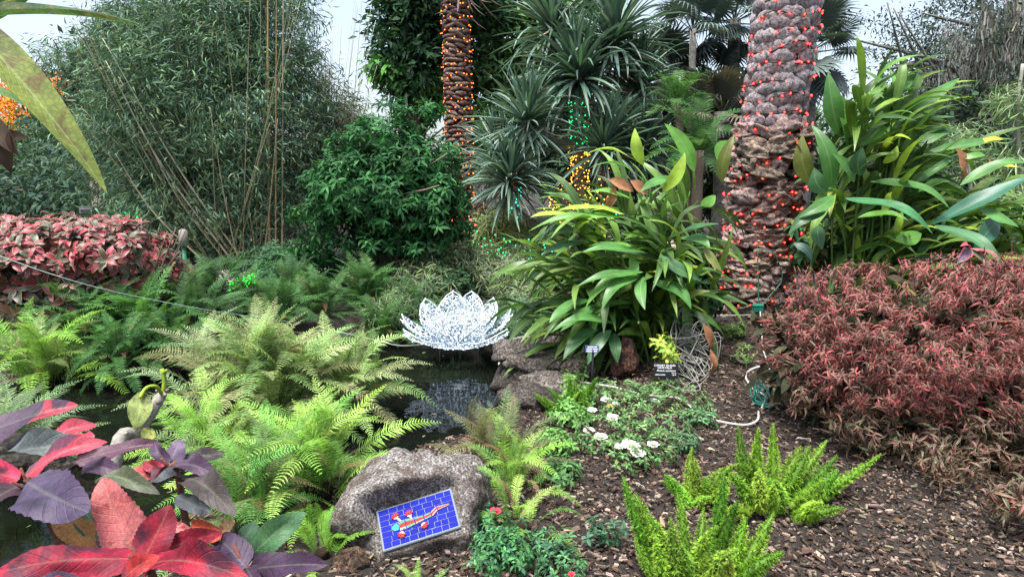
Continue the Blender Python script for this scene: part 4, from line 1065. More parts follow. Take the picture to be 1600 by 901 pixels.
cord('white cable dropping from the green box on the date palm', [at(1188, 487, 7.0), at(1190, 520, 6.8), at(1192, 545, 6.4), at(1198, 570, 6.0), at(1205, 580, 5.6)], .008, WH)
cord('dark green cord tied up the front of the date palm', [at(1185, 482, 7.1), at(1185, 440, 7.12), at(1185, 395, 7.12), at(1200, 390, 7.12), at(1212, 400, 7.12), at(1222, 435, 7.15), at(1205, 460, 7.12), at(1188, 480, 7.1)], .007, (.05, .14, .10))
q = at(1184, 483, 7.05); bx = thing('junction_box', 'small green outdoor plug box at the foot of the date palm', 'plug box', q)
tmobj('housing', box_tm(.10, .06, .07, .012), plain_mat('green_plastic', (.01, .16, .11), .4), bx, mloc(q)); tmobj('lid', box_tm(.11, .066, .02, .006), plain_mat('green_lid', (.015, .2, .14), .4), bx, mloc(q + (0, 0, .043)))
# tangled cable hank on the soil
def hank(label, c, rx, rz, n, r, col, ry=.1, cat='cable'):
    P = []
    for k in range(n * 7):
        a = k / 7 * 6.283 * (1 + .05 * math.sin(k)); f_ = .7 + .35 * math.sin(k * .37) + rng.normal(0, .08)
        P.append(np.array(c) + (math.cos(a) * rx * f_ + .12 * rx * math.sin(k * .21), rng.normal(0, ry) + .1 * math.sin(a), math.sin(a) * rz * f_ + .15 * rz * math.cos(k * .13)))
    P = np.array(P); P[:, 2] = np.maximum(P[:, 2], height(P[:, 0], P[:, 1]) + .02)
    return cord(label, P, r, col, cat, nseg=5)
hank('big tangle of thin pale cable heaped beside the palm label', at(1080, 545, 5.55), .22, .25, 15, .0036, (.21, .21, .19), .12)
hank('loose loops of pale cable trailing below the tangle', at(1070, 582, 5.2), .22, .12, 5, .0034, (.24, .24, .22), .1)
hank('dark green coiled cord at the edge of the right bush', at(1190, 622, 4.75), .075, .09, 6, .0055, (.02, .14, .11), .05)

# plant labels
def text_mesh(body, size, mat):
    cu = bpy.data.curves.new('text', 'FONT'); cu.body = body; cu.size = size; cu.extrude = .0008; cu.align_x = 'CENTER'
    o = bpy.data.objects.new('text', cu); COL.objects.link(o); bpy.context.view_layer.update()
    me = bpy.data.meshes.new_from_object(o); bpy.data.objects.remove(o); me.materials.clear(); me.materials.append(mat)
    ca = me.color_attributes.new('Col', 'FLOAT_COLOR', 'POINT'); ca.data.foreach_set('color', np.ones(len(me.vertices) * 4, np.float32))
    return me
M_white = plain_mat('white_print', (.75, .78, .78), .6, .05, 20)
q = at(1041, 578, 5.05)
lb = thing('plant_label', 'black plaque on a stake naming the Canary Island date palm', 'plant label', (q[0], q[1] + .02, gz(q[0], q[1])))
tilt = np.array([.03, .25, .97])
tmobj('plate', box_tm(.185, .005, .115, .0015), plain_mat('black_plate', (.005, .006, .008), .5, .05, 20), lb, mloc(q, np.cross((-1, 0, .03), tilt), tilt))
g = Geo(); gtube(g, [q + (0, .012, .02), (q[0], q[1] + .03, gz(q[0], q[1]) - .05)], .007, 6, (.02, .02, .02)); g.obj('stake', M_wire, lb)
for body, dx, dz, s in (('CANARY ISLAND', -.012, .030, .0215), ('DATE PALM', -.012, .011, .0215), ('Phoenix canariensis', 0, -.010, .0185), ('ARECACEAE', -.048, -.040, .0145), ('Canary', .06, -.025, .012), ('Islands', .06, -.040, .012)):
    me = text_mesh(body, s, M_white)
    o = bpy.data.objects.new('lettering', me); COL.objects.link(o); o.parent = lb
    z_ = norm(tilt); y_ = np.cross(z_, (1, 0, 0)); nrm = np.array([0, -z_[2], z_[1]])
    M = Matrix.Identity(4)
    for i_ in range(3): M[i_][0] = (1, 0, 0)[i_]; M[i_][1] = z_[i_]; M[i_][2] = nrm[i_]
    M.translation = Vector(q + np.array([dx, 0, 0]) + z_ * dz + nrm * .004) - lb.location; o.matrix_basis = M
q = at(925, 545, 5.0)
lb = thing('plant_label', 'small blue and white plant label on a black stake below the ginger', 'plant label', (q[0], q[1] + .02, gz(q[0], q[1])))
tmobj('plate', box_tm(.105, .005, .055, .0015), plain_mat('blue_plate', (.03, .05, .16), .4, .05, 20), lb, mloc(q, (0, 1, -.25), tilt))
g = Geo(); gtube(g, [q + (.01, .012, .02), (q[0] + .01, q[1] + .03, gz(q[0], q[1]) - .05)], .009, 6, (.015, .015, .015)); g.obj('stake', M_wire, lb)
g = Geo()
for dz, segs in ((.016, ((-.035, .012), (.018, .038))), (0, ((-.042, .0), (.006, .044))), (-.016, ((-.044, .0), (.014, .04)))):
    for a_, b_ in segs:
        bb = box_tm(b_ - a_, .002, .009); g.add(bb.V + q + ((a_ + b_) / 2, -.0045 + dz * .25, dz), bb.F)
g.obj('print_lines', M_white, lb, False)

# ================================================================== ROCK WITH MOSAIC
import bmesh
PC = at(655, 813, 2.77)
nrm = norm(np.array([-.06, -.62, .78]))
def hitp(px, py, off=0.0):
    d = FW + ((px - 800) / F) * RT + ((450.5 - py) / F) * UPV
    return EYE + d * ((PC + nrm * off - EYE).dot(nrm) / d.dot(nrm))
corners = [hitp(*c_) for c_ in ((590, 800), (703, 768), (718, 821), (603, 861))]
Ux = norm(corners[1] + corners[2] - corners[0] - corners[3]); Ux = norm(Ux - nrm * Ux.dot(nrm)); Uy = np.cross(nrm, Ux)
mc = sum(corners) / 4
Wm = (np.linalg.norm(corners[1] - corners[0]) + np.linalg.norm(corners[2] - corners[3])) / 2; Hm = (np.linalg.norm(corners[3] - corners[0]) + np.linalg.norm(corners[2] - corners[1])) / 2
rk = thing('mosaic_rock', 'pitted grey boulder with a blue gecko mosaic set in its face', 'rock', (at(650, 870, 2.95)[0], 2.9, 0))
bm = bmesh.new(); bmesh.ops.create_icosphere(bm, subdivisions=6, radius=1)
V = np.array([v.co for v in bm.verts]); Fc = [tuple(v.index for v in f.verts) for f in bm.faces]; bm.free()
ctr = at(650, 802, 2.97)
vs = []
for v in V:
    vv = Vector(v)
    # boxy, leaning block with a shoulder at the upper left and a lump at the upper right
    r_ = 1.0 / max(.001, (abs(v[0]) ** 4.5 + abs(v[1]) ** 4.5 + abs(v[2]) ** 4.5) ** (1 / 4.5)) * .89
    n1 = mnoise.noise(vv * 1.3 + Vector((3.3, 1.2, 5.1))); n2 = mnoise.noise(vv * 3.1 + Vector((7, 2, 1))); 
    r_ *= 1 + .20 * n1 + .09 * n2
    w = np.array([v[0] * .375, v[1] * .29, v[2] * .27]) * r_
    w[2] += .05 * math.exp(-((w[0] - .03) / .13) ** 2) * (v[2] > 0) * v[2]
    if w[0] < -.12 and v[2] > .2: w[2] -= (abs(w[0]) - .12) * .45
    vs.append(w)
vs = np.array(vs) + ctr
loc = vs - mc; da = loc @ Ux; db = loc @ Uy; dn = loc @ nrm
inside = np.maximum(np.abs(da) / (Wm / 2 * 1.16), np.abs(db) / (Hm / 2 * 1.22))
fl = 1 - sstep(.92, 1.3, inside); tgt = -.004
front = (dn > -.18)
off = np.where(front, (tgt - dn) * fl, 0); vs = vs + off[:, None] * nrm
for i_, w in enumerate(vs):
    k_ = 1 - .93 * fl[i_] * front[i_]
    q_ = Vector(w); a_ = mnoise.noise(q_ * 26) ; b_ = mnoise.noise(q_ * 60); c_ = mnoise.noise(q_ * 11)
    vs[i_] += norm(w - ctr) * k_ * (.014 * a_ + .008 * b_ + .020 * c_ - .035 * max(0, a_ - .2) - .02 * max(0, b_ - .2))
m, n, p, out = base_mat('coral_rock')
f = nnoise(n, 85, 6, .8); f2 = nnoise(n, 7, 5, .8); f3 = nnoise(n, 150, 4, .75)
c = nramp(n, f, [(.38, (.02, .017, .015)), (.46, (.10, .09, .08)), (.54, (.30, .28, .265)), (.66, (.62, .60, .57))])
c = nmix(n, nramp(n, f2, [(.44, (0, 0, 0)), (.56, (.9, .9, .9))]), c, nramp(n, f3, [(.42, (.012, .009, .008)), (.6, (.17, .13, .11)), (.72, (.4, .34, .3))]))
n.links.new(c, p.inputs['Base Color']); p.inputs['Roughness'].default_value = .95; p.inputs['Specular IOR Level'].default_value = .15
bump(n, p, nmath(n, 'ADD', f, nmath(n, 'MULTIPLY', f3, .5)), 1.0, .012)
link('boulder', mesh_from('boulder', vs, np.array(Fc).ravel(), np.full(len(Fc), 3), m), rk); TRIS[0] += len(Fc)
# mortar bed and tiles
def onm(a, b, h): return mc + Ux * a + Uy * b + nrm * h
def slab_tm(w, h, t, b=.001): return box_tm(w, h, t, b)
def mosM(a, b, h, rot=0.0):
    ca, sa = math.cos(rot), math.sin(rot); M = np.eye(4); M[:3, 0] = Ux * ca + Uy * sa; M[:3, 1] = -Ux * sa + Uy * ca; M[:3, 2] = nrm; M[:3, 3] = onm(a, b, h); return M
tmobj('mortar_bed', slab_tm(Wm + .016, Hm + .016, .02, .004), plain_mat('mortar', (.17, .20, .24), .9, .25, 80, .4, .003), rk, mosM(0, 0, .0032))
M_tile = plain_mat('blue_tile', (1, 1, 1), .6, .12, 90, .05, .001, spec=.06)
rows = 7; hrow = Hm / rows
for r_ in range(rows):
    x = -Wm / 2; b_ = -Hm / 2 + (r_ + .5) * hrow
    while x < Wm / 2 - .006:
        w = min((.030 + .018 * rng.random()), Wm / 2 - x)
        if Wm / 2 - x - w < .014: w = Wm / 2 - x
        o = tmobj('tile', box_tm(w - .0022, hrow - .0020, .006, .0007), M_tile, rk, mosM(x + w / 2, b_ + rng.normal(0, .0004), .012 + rng.normal(0, .0003), rng.normal(0, .012)))
        o.color = (*(np.array([.008, .014, .235]) * (.8 + .4 * rng.random())), 1); x += w
# gecko in coloured tile pieces, lying on the blue tiles
def piece(name, pts, col, h=.016):
    """polygon prism in mosaic coordinates (0..1, 0..1)"""
    k = len(pts); V = [onm((a - .5) * Wm, (.5 - b) * Hm, h + z) for z in (0, .004) for a, b in pts]
    g = Geo(); g.add(V, [tuple(range(k, 2 * k)), tuple(range(k))[::-1]] + [(i, (i + 1) % k, k + (i + 1) % k, k + i) for i in range(k)])
    o = g.obj(name, M_tile, rk, False); o.color = (*col, 1); return o
RD, CR, GRE, CY = (.34, .03, .03), (.40, .30, .26), (.10, .22, .14), (.04, .26, .36)
# mosaic coordinates: x left->right along the long side, y top->bottom
piece('gecko_head', [(.14, .56), (.17, .48), (.22, .46), (.24, .55), (.23, .64), (.17, .64)], CY)
bodyU = [(.24, .46), (.33, .42), (.45, .46), (.58, .47), (.68, .44), (.77, .35), (.95, .37)]
bodyL = [(.24, .67), (.33, .67), (.46, .63), (.58, .59), (.69, .56), (.78, .45), (.95, .41)]
for i_ in range(6):
    a, b_, c_, d_ = bodyU[i_], bodyU[i_ + 1], bodyL[i_ + 1], bodyL[i_]
    mid = lambda p_, q_, t_: (p_[0] * (1 - t_) + q_[0] * t_, p_[1] * (1 - t_) + q_[1] * t_)
    e = .006
    A, B = (a[0] + e, a[1]), (b_[0] - e, b_[1]); D, C2 = (d_[0] + e, d_[1]), (c_[0] - e, c_[1])
    piece('body_piece', [A, B, mid(B, C2, .28), mid(A, D, .28)], (.10, .22, .15) if i_ < 4 else (.3, .22, .2))
    piece('stripe_piece', [mid(A, D, .33), mid(B, C2, .33), mid(B, C2, .67), mid(A, D, .67)], RD)
    piece('body_piece', [mid(A, D, .72), mid(B, C2, .72), C2, D], (CR, GRE, (.30, .24, .2), GRE, CR, (.3, .2, .18))[i_])
for (hx, hy, fx, fy, dirn) in ((.29, .47, .218, .285, -1), (.42, .48, .40, .33, -1), (.30, .64, .257, .77, 1), (.49, .60, .563, .72, 1)):
    dx, dy = fx - hx, fy - hy; L_ = math.hypot(dx, dy); px_, py_ = -dy / L_ * .014, dx / L_ * .022
    piece('leg_piece', [(hx + px_, hy + py_), (hx - px_, hy - py_), (fx - px_, fy - py_), (fx + px_, fy + py_)], CR if dirn < 0 else (.02, .03, .09))
    piece('foot_pad', [(fx + .040 * math.cos(a), fy + .072 * math.sin(a)) for a in np.linspace(0, 6.283, 9)[:-1]], CR, .0165)
    for q_ in range(5):
        a = math.atan2(dy, dx) + (q_ - 2) * .72; c0 = (fx, fy); c1 = (fx + .052 * math.cos(a), fy + .098 * math.sin(a))
        s_ = (-math.sin(a) * .012, math.cos(a) * .022)
        piece('toe_piece', [(c0[0] - s_[0] * .3, c0[1] - s_[1] * .3), (c1[0] - s_[0], c1[1] - s_[1]), (c1[0] + s_[0], c1[1] + s_[1]), (c0[0] + s_[0] * .3, c0[1] + s_[1] * .3)], RD, .0205 + .0006 * q_)
stone('small brown stone wedged under the left side of the mosaic rock', 548, 880, 2.8, .075, .06, .06, 20, 3, (.8, .55, .4), name='small_stone')
rng = np.random.default_rng(707)
# ================================================================== GINGERS
gl = [leaf_tm(.145, 'lance', 9, 2, a_, .32, .18, bend=b_) for a_, b_ in ((.08, .03), (.14, -.05), (.20, .04), (.28, .01), (.12, .06), (.24, -.04))]
glh = [leaf_tm(.155, 'lance', 14, 4, a_, .3, .2, bend=b_) for a_, b_ in ((.08, .04), (.14, -.05), (.20, .03))]
GN = [(.10, .20, .035), (.07, .15, .035), (.15, .26, .045), (.05, .11, .03)]
YL = [(.28, .42, .05), (.34, .46, .06)]
def ginger(label, bpx, Y, tips, hero, dead=(), sweep=0.0, cols=GN, L=.60, group='gingers beside the date palm'):
    b = at(bpx, 560, Y); b = np.array([b[0], Y, 0.0]); t = thing('ginger_plant', label, 'plant', b, group)
    Ms, Cs = [], []
    for (px, py, dY) in tips:
        tip = at(px, py, Y + dY); s = b + rng.normal(0, .16, 3) * (1, 1, 0)
        mid = s * .45 + tip * .55; mid[2] = tip[2] * .75 + .1
        P = spline([s, mid, tip], 12); g = Geo(); gtube(g, P, [.014, .010, .005], 5, (.10, .19, .05)); g.obj('stem', M_leaf, t)
        n = 14; idx = np.linspace(len(P) * .14, len(P) - 1, n).astype(int); T_ = norm(np.gradient(P, axis=0))
        side = norm(np.cross(T_[len(P) // 2], rng.normal(0, 1, 3)))
        for q, i in enumerate(idx):
            tt = T_[i]; s_ = norm(np.cross(tt, side)) * (1 if q % 2 else -1)
            d = norm(tt * .6 + s_ * .7 + np.array([sweep, -.12, -.28 + rng.normal(0, .18)]) + rng.normal(0, .12, 3))
            Ms.append(frames(P[i][None], d, np.array([0, -.2, 1]) + rng.normal(0, .25, 3), L * (.75 + .45 * rng.random()), L * (.7 + .4 * rng.random()))[0])
            Cs.append(vary(YL if rng.random() < .06 else cols, 1, .15, .06)[0])
    place(t, 'leaf', gl, M_ginger, np.array(Ms), np.array(Cs), limit=300)
    for (x0, y0, Y0, x1, y1, Y1, w, c, up) in hero:
        A, B = at(x0, y0, Y0), at(x1, y1, Y1); L_ = np.linalg.norm(B - A)
        M = frames(A[None], B - A, np.array(up, float), L_, w * Y0 / F / .20)[0]
        k = rng.integers(0, 3); o = bpy.data.objects.new('leaf', glh[k].mesh('leaf', M_ginger)); COL.objects.link(o); o.parent = t
        m = Matrix(M.tolist()); m.translation -= t.location; o.matrix_basis = m; o.color = (*c, 1)
    for (x0, y0, x1, y1, Y0, w) in dead:
        A, B = at(x0, y0, Y0), at(x1, y1, Y0 + .05); L_ = np.linalg.norm(B - A)
        M = frames(A[None], B - A, (.3, -1, .2), L_, w * Y0 / F / .4)[0]
        o = bpy.data.objects.new('dead_leaf', dl[rng.integers(0, 4)].mesh('dead_leaf', M_leaf)); COL.objects.link(o); o.parent = t
        m = Matrix(M.tolist()); m.translation -= t.location; o.matrix_basis = m; o.color = (.42, .20, .11, 1)
    return t
dkg, mg, lg, yg, ol = (.04, .12, .04), (.07, .20, .045), (.12, .30, .05), (.30, .46, .05), (.14, .17, .035)
tipsL = []
for k in range(46):
    a = rng.uniform(0, 1)
    px = 835 + 285 * rng.random(); py = 335 + 215 * rng.random() if px < 960 else 285 + 210 * rng.random()
    tipsL.append((px, py, rng.uniform(-.5, .6)))
heroL = [(1005, 258, 5.9, 992, 200, 5.9, 24, yg, (0, -1, .2)), (1085, 268, 5.9, 1038, 193, 5.9, 30, lg, (0, -1, .2)), (1035, 300, 5.7, 1070, 238, 5.7, 26, yg, (0, -1, .2)),
         (1000, 255, 5.9, 910, 245, 5.8, 12, yg, (0, -.3, 1)), (1010, 285, 5.9, 922, 262, 5.8, 14, lg, (0, -.3, 1)), (975, 340, 5.6, 825, 362, 5.5, 24, lg, (0, -.5, 1)), (975, 335, 5.6, 870, 330, 5.5, 20, yg, (0, -.5, 1)),
         (1005, 425, 5.5, 900, 448, 5.3, 26, mg, (0, -.5, 1)), (1000, 430, 5.5, 915, 480, 5.3, 28, lg, (-.2, -.6, 1)), (1000, 432, 5.5, 940, 485, 5.2, 30, mg, (-.3, -.6, .8)), (1005, 432, 5.5, 1008, 484, 5.2, 24, mg, (-.3, -.8, .5)), (1020, 440, 5.5, 1080, 483, 5.3, 36, mg, (.2, -.7, .8)),
         (1010, 395, 5.6, 900, 398, 5.4, 26, mg, (0, -.5, 1)), (1000, 390, 5.6, 920, 385, 5.5, 18, lg, (0, -.4, 1)), (985, 400, 5.6, 985, 440, 5.5, 20, lg, (0, -1, .3)), (1030, 400, 5.5, 1096, 440, 5.4, 30, dkg, (0, -.7, .8)),
         (920, 468, 5.5, 858, 505, 5.3, 28, mg, (-.2, -.6, 1)), (930, 475, 5.5, 875, 518, 5.3, 26, mg, (-.2, -.7, .9)), (960, 505, 5.4, 860, 520, 5.2, 24, mg, (0, -.6, 1)), (935, 512, 5.4, 880, 562, 5.2, 28, dkg, (-.4, -.7, .6)), (955, 515, 5.4, 918, 570, 5.2, 26, dkg, (-.2, -.9, .3)), (960, 520, 5.5, 965, 568, 5.3, 26, dkg, (.1, -1, .2)),
         (1070, 372, 5.6, 1110, 388, 5.4, 24, mg, (0, -.8, .6)), (1065, 360, 5.6, 1125, 350, 5.4, 24, dkg, (0, -.5, 1)), (1100, 385, 5.5, 1128, 425, 5.4, 20, ol, (0, -.7, .7)), (1120, 250, 6.4, 1148, 222, 6.4, 28, lg, (0, -1, .4)), (1128, 285, 6.2, 1148, 210, 6.2, 24, ol, (-.3, -1, .1)),
         (900, 340, 5.7, 828, 340, 5.6, 20, yg, (0, -.5, 1)), (905, 360, 5.6, 835, 380, 5.5, 26, dkg, (0, -.5, 1)), (910, 380, 5.6, 845, 400, 5.5, 24, dkg, (0, -.5, 1)), (1095, 320, 5.8, 1118, 305, 5.8, 22, lg, (0, -1, .3)),
         (925, 340, 5.7, 895, 368, 5.5, 16, yg, (-.3, -.8, .6)), (1060, 280, 5.8, 1000, 300, 5.6, 24, mg, (0, -.7, .8)), (985, 310, 5.8, 920, 300, 5.7, 22, lg, (0, -.5, 1)), (1060, 480, 5.5, 1110, 455, 5.4, 18, ol, (0, -.6, .8))]
ginger('large shell ginger with long glossy leaves left of the date palm', 1010, 6.1, tipsL, heroL,
       [(960, 290, 945, 330, 5.7, 20), (985, 282, 1010, 305, 5.7, 22), (1098, 505, 1110, 545, 5.4, 20), (1110, 545, 1108, 588, 5.35, 20), (950, 280, 990, 300, 5.7, 22)], sweep=-.38)
tipsR = [(1285 + 340 * rng.random() ** .85, 0, rng.uniform(-.3, .8)) for k in range(42)]
tipsR = [(a, 330 - 170 * math.exp(-((a - 1370) / 130) ** 2) + rng.uniform(-25, 110), c_) for a, _, c_ in tipsR]
heroR = [(1315, 215, 6.6, 1294, 112, 6.6, 40, mg, (0, -1, .1)), (1330, 240, 6.6, 1300, 140, 6.6, 34, lg, (0, -1, .1)), (1365, 235, 6.5, 1388, 105, 6.6, 30, lg, (.2, -1, .1)), (1340, 190, 6.4, 1455, 115, 6.5, 26, mg, (-.2, -.8, .6)), (1395, 190, 6.4, 1500, 122, 6.5, 26, mg, (-.2, -.8, .6)),
         (1375, 205, 6.4, 1492, 183, 6.4, 20, mg, (0, -.6, .8)), (1400, 200, 6.4, 1490, 198, 6.4, 14, yg, (0, -.6, .8)), (1345, 228, 6.3, 1420, 195, 6.4, 30, lg, (-.2, -.8, .6)), (1420, 240, 6.2, 1500, 207, 6.3, 26, mg, (0, -.7, .7)), (1430, 245, 6.2, 1585, 218, 6.2, 22, mg, (0, -.6, .8)), (1500, 235, 6.2, 1575, 222, 6.2, 14, (.5, .42, .04), (0, -.6, .8)),
         (1270, 290, 6.2, 1254, 210, 6.2, 36, ol, (-.3, -1, .1)), (1300, 300, 6.2, 1268, 195, 6.3, 34, mg, (-.2, -1, .1)), (1292, 300, 6.1, 1272, 262, 6.1, 40, dkg, (0, -1, .2)), (1345, 275, 6.1, 1348, 230, 6.1, 34, dkg, (0, -1, .1)), (1335, 285, 6.1, 1300, 240, 6.1, 22, mg, (0, -1, .3)),
         (1302, 306, 5.9, 1248, 340, 5.8, 28, mg, (-.2, -.8, .7)), (1290, 330, 5.9, 1232, 366, 5.8, 28, dkg, (-.3, -.8, .5)), (1320, 310, 6.0, 1458, 366, 5.6, 30, (.05, .19, .07), (.1, -.7, .8)), (1360, 284, 6.0, 1484, 326, 5.7, 28, mg, (.1, -.7, .8)), (1430, 285, 6.0, 1488, 250, 6.0, 16, mg, (0, -.7, .7)),
         (1435, 300, 6.0, 1485, 284, 6.0, 16, lg, (0, -.7, .7)), (1500, 290, 5.8, 1610, 255, 5.7, 26, mg, (0, -.6, .8)), (1455, 350, 5.8, 1620, 272, 5.6, 34, (.035, .13, .08), (0, -.6, .9)), (1530, 325, 5.7, 1592, 355, 5.5, 30, mg, (.1, -.8, .7)), (1560, 345, 5.7, 1520, 390, 5.6, 40, (.04, .13, .08), (.1, -1, .3)),
         (1460, 352, 5.7, 1570, 420, 5.2, 34, (.06, .16, .07), (0, -.7, .7)), (1340, 340, 6.0, 1420, 345, 5.8, 20, lg, (0, -.6, .8)), (1400, 372, 5.8, 1440, 365, 5.8, 30, lg, (0, -1, .3)), (1280, 352, 6.0, 1285, 390, 5.9, 28, dkg, (0, -1, .3)), (1240, 380, 6.0, 1268, 408, 5.9, 20, (.04, .10, .07), (0, -1, .4)),
         (1395, 300, 6.1, 1375, 340, 6.0, 20, yg, (0, -1, .3)), (1380, 255, 6.1, 1402, 228, 6.1, 18, yg, (0, -1, .2)), (1410, 330, 5.9, 1400, 372, 5.9, 16, yg, (0, -1, .2)), (1550, 255, 5.9, 1592, 262, 5.8, 14, (.5, .42, .04), (0, -.6, .8)), (1500, 247, 6, 1540, 243, 6, 14, lg, (0, -.8, .6))]
ginger('tall shell ginger with long leaves spreading right of the date palm', 1330, 6.4, tipsR, heroR, [(1493, 230, 1500, 285, 6.0, 20), (1545, 246, 1535, 280, 6.0, 12), (1240, 215, 1258, 260, 6.2, 14)], sweep=.5)

# ================================================================== RED BUSHES
# right: curly copperleaf
M_curly = leaf_mat('curly_leaf', rough=.5, transl=.18, edge=(.36, .15, .125), edge_w=.25, spec=.3, noise_amt=.2)
curly = [leaf_tm(w_ * .6, 'lance', 5, 2, 0, .5, .2, curl=c_, bend=.05) for w_, c_ in ((.15, 2.9), (.18, 2.3), (.13, 3.6), (.2, 1.7), (.16, -1.9), (.15, 2.8))]
rb = thing('curly_copperleaf', 'large rounded bush of curly pink and brown leaves at the right edge', 'bush', (2.7, 4.2, 0))
g = Geo()
for k in range(26):
    a = rng.uniform(0, 6.28); tip = np.array([2.7 + 1.0 * math.cos(a), 4.25 + .5 * math.sin(a), rng.uniform(.45, .8)])
    gtube(g, spline([(2.7 + .25 * math.cos(a), 4.2 + .2 * math.sin(a), -.05), (2.7 + .6 * math.cos(a), 4.2 + .4 * math.sin(a), .35), tip], 5), [.022, .014, .006], 5)
g.obj('stem', M_bark, rb)
RT1 = [(1440, 510, 190, 112, 4.05, .65), (1310, 495, 90, 95, 4.3, .5), (1590, 510, 140, 125, 4.0, .5), (1250, 530, 58, 85, 4.3, .35), (1390, 580, 140, 70, 3.9, .4), (1520, 590, 140, 80, 3.8, .4), (1670, 570, 120, 120, 3.9, .5), (1490, 430, 60, 34, 4.3, .35), (1590, 430, 90, 40, 4.3, .4)]
RT2 = [(1300, 625, 70, 40, 4.0, .3), (1400, 670, 100, 40, 3.75, .3), (1540, 690, 120, 60, 3.6, .3), (1660, 700, 110, 90, 3.5, .3), (1480, 725, 60, 30, 3.5, .2), (1600, 780, 60, 40, 3.3, .2)]
PK = [(.10, .09, .05), (.28, .045, .05), (.32, .05, .06), (.17, .06, .055), (.11, .055, .045), (.09, .05, .04), (.14, .085, .06), (.30, .06, .07), (.07, .055, .04), (.06, .035, .03)]
OLV = [(.17, .06, .055), (.11, .055, .045), (.07, .06, .035), (.05, .055, .03), (.09, .06, .04), (.035, .05, .025), (.12, .08, .055)]
whorls(rb, RT1, 2150, 12, .086, curly, PK, M_curly, droop=.15, front=True, limit=300, bias=(0, -.25, .45), out=.9)
RT2 = [(x, y, rx, ry, atg(x, y, Y_, .17)[1], dy) for x, y, rx, ry, Y_, dy in RT2]
M_curlow = leaf_mat('curly_lower_leaf', rough=.5, transl=.15, edge=(.28, .18, .12), edge_w=.22, spec=.3, noise_amt=.3)
whorls(rb, RT2, 430, 10, .13, curly, OLV, M_curlow, droop=.35, front=True, limit=300, name='lower_leaf', rest='lower_foliage', bias=(0, -.3, .15), out=.6, zmin=.08)
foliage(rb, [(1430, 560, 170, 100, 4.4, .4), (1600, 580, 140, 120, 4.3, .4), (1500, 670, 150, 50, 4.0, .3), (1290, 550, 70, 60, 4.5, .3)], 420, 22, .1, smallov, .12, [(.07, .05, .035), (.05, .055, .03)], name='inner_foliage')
# left: copperleaf with pink and cream edged leaves
M_copper = leaf_mat('copper_leaf', rough=.45, transl=.18, edge=(.36, .22, .17), edge_w=.13, spec=.4, vein=.3, noise_amt=.15, noise_scale=25)
copp = [leaf_tm(.56, 'ovate', 5, 2, a_, .25, .2) for a_ in (.08, .14, .2, .05)]
lb_ = thing('pink_copperleaf', 'wide bush of pink and dark green cream-edged leaves at the left', 'bush', (-4.6, 7.3, 0))
g = Geo()
for k in range(24):
    a = rng.uniform(0, 6.28)
    gtube(g, spline([(-4.7 + .5 * math.cos(a), 7.3 + .3 * math.sin(a), -.05), (-4.7 + .9 * math.cos(a), 7.3 + .4 * math.sin(a), .5), (-4.7 + 1.3 * math.cos(a), 7.3 + .6 * math.sin(a), rng.uniform(.7, 1.2))], 5), [.02, .012, .006], 5)
g.obj('stem', M_bark, lb_)
LT = [(70, 400, 105, 58, 7.1, .7), (180, 390, 80, 48, 7.2, .6), (-60, 400, 110, 60, 7.1, .7), (225, 420, 55, 42, 7.3, .5), (130, 370, 90, 34, 7.3, .6), (20, 370, 100, 34, 7.3, .6)]
LL = [(60, 470, 90, 45, 6.9, .5), (-40, 480, 90, 60, 6.8, .5), (150, 450, 70, 30, 7.0, .4), (20, 530, 50, 30, 6.7, .3), (225, 455, 40, 20, 7.2, .3)]
whorls(lb_, LT, 860, 9, .15, copp, [(.26, .03, .045), (.18, .045, .045), (.13, .055, .045), (.30, .055, .065), (.08, .07, .04), (.05, .07, .04)], M_copper, droop=.1, front=True, limit=300, bias=(0, -.35, .7), out=.35)
whorls(lb_, LL, 230, 8, .19, copp, [(.06, .085, .055), (.09, .09, .06), (.24, .10, .08), (.05, .075, .045), (.18, .12, .08)], M_copper, droop=.4, front=True, limit=300, name='lower_leaf', rest='lower_foliage', bias=(0, -.6, .3), out=.3)
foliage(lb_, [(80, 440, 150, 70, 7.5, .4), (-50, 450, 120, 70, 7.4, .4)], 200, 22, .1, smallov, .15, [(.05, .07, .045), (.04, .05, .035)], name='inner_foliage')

# ================================================================== SEDGES, LOW SHRUBS, GROUND COVER
blades = [leaf_tm(.05, 'lance', 4, 2, a_, .3) for a_ in (.08, .2, .3)]
def sedge(label, ells, n, size, cols, per=12, name='umbrella_sedge', group='umbrella sedges at the far bank', cat='sedge', stems=30):
    ells = [(e[0], e[1], e[2], e[3], atg(e[0], e[1], e[4], .12)[1], e[5]) for e in ells]; e = ells[0]; c = at(e[0], e[1] + e[3], e[4]); t = thing(name, label, cat, (c[0], e[4], 0), group)
    g = Geo()
    for k in range(stems):
        e = ells[rng.integers(0, len(ells))]; p_ = at(e[0] + rng.uniform(-.8, .8) * e[2], e[1] + rng.uniform(-.8, .5) * e[3], e[4]); b = np.array([p_[0] * .85 + c[0] * .15, e[4], -.03])
        if p_[2] > .1: gtube(g, spline([b, (b + p_) / 2 + rng.normal(0, .03, 3), p_], 4), .006, 4, (.08, .14, .05))
    g.obj('stem', M_leaf, t)
    whorls(t, ells, n, per, size, blades, cols, M_strap, droop=.25, shell=.5, limit=0, out=.35, bias=(0, -.1, .8))
    return t
SG = [(.09, .15, .06), (.14, .21, .08), (.05, .10, .04), (.17, .19, .10)]
sedge('olive umbrella sedge thicket behind and left of the lotus', [(690, 400, 60, 50, 9.6, .4), (660, 440, 60, 40, 9.2, .4)], 330, .24, SG)
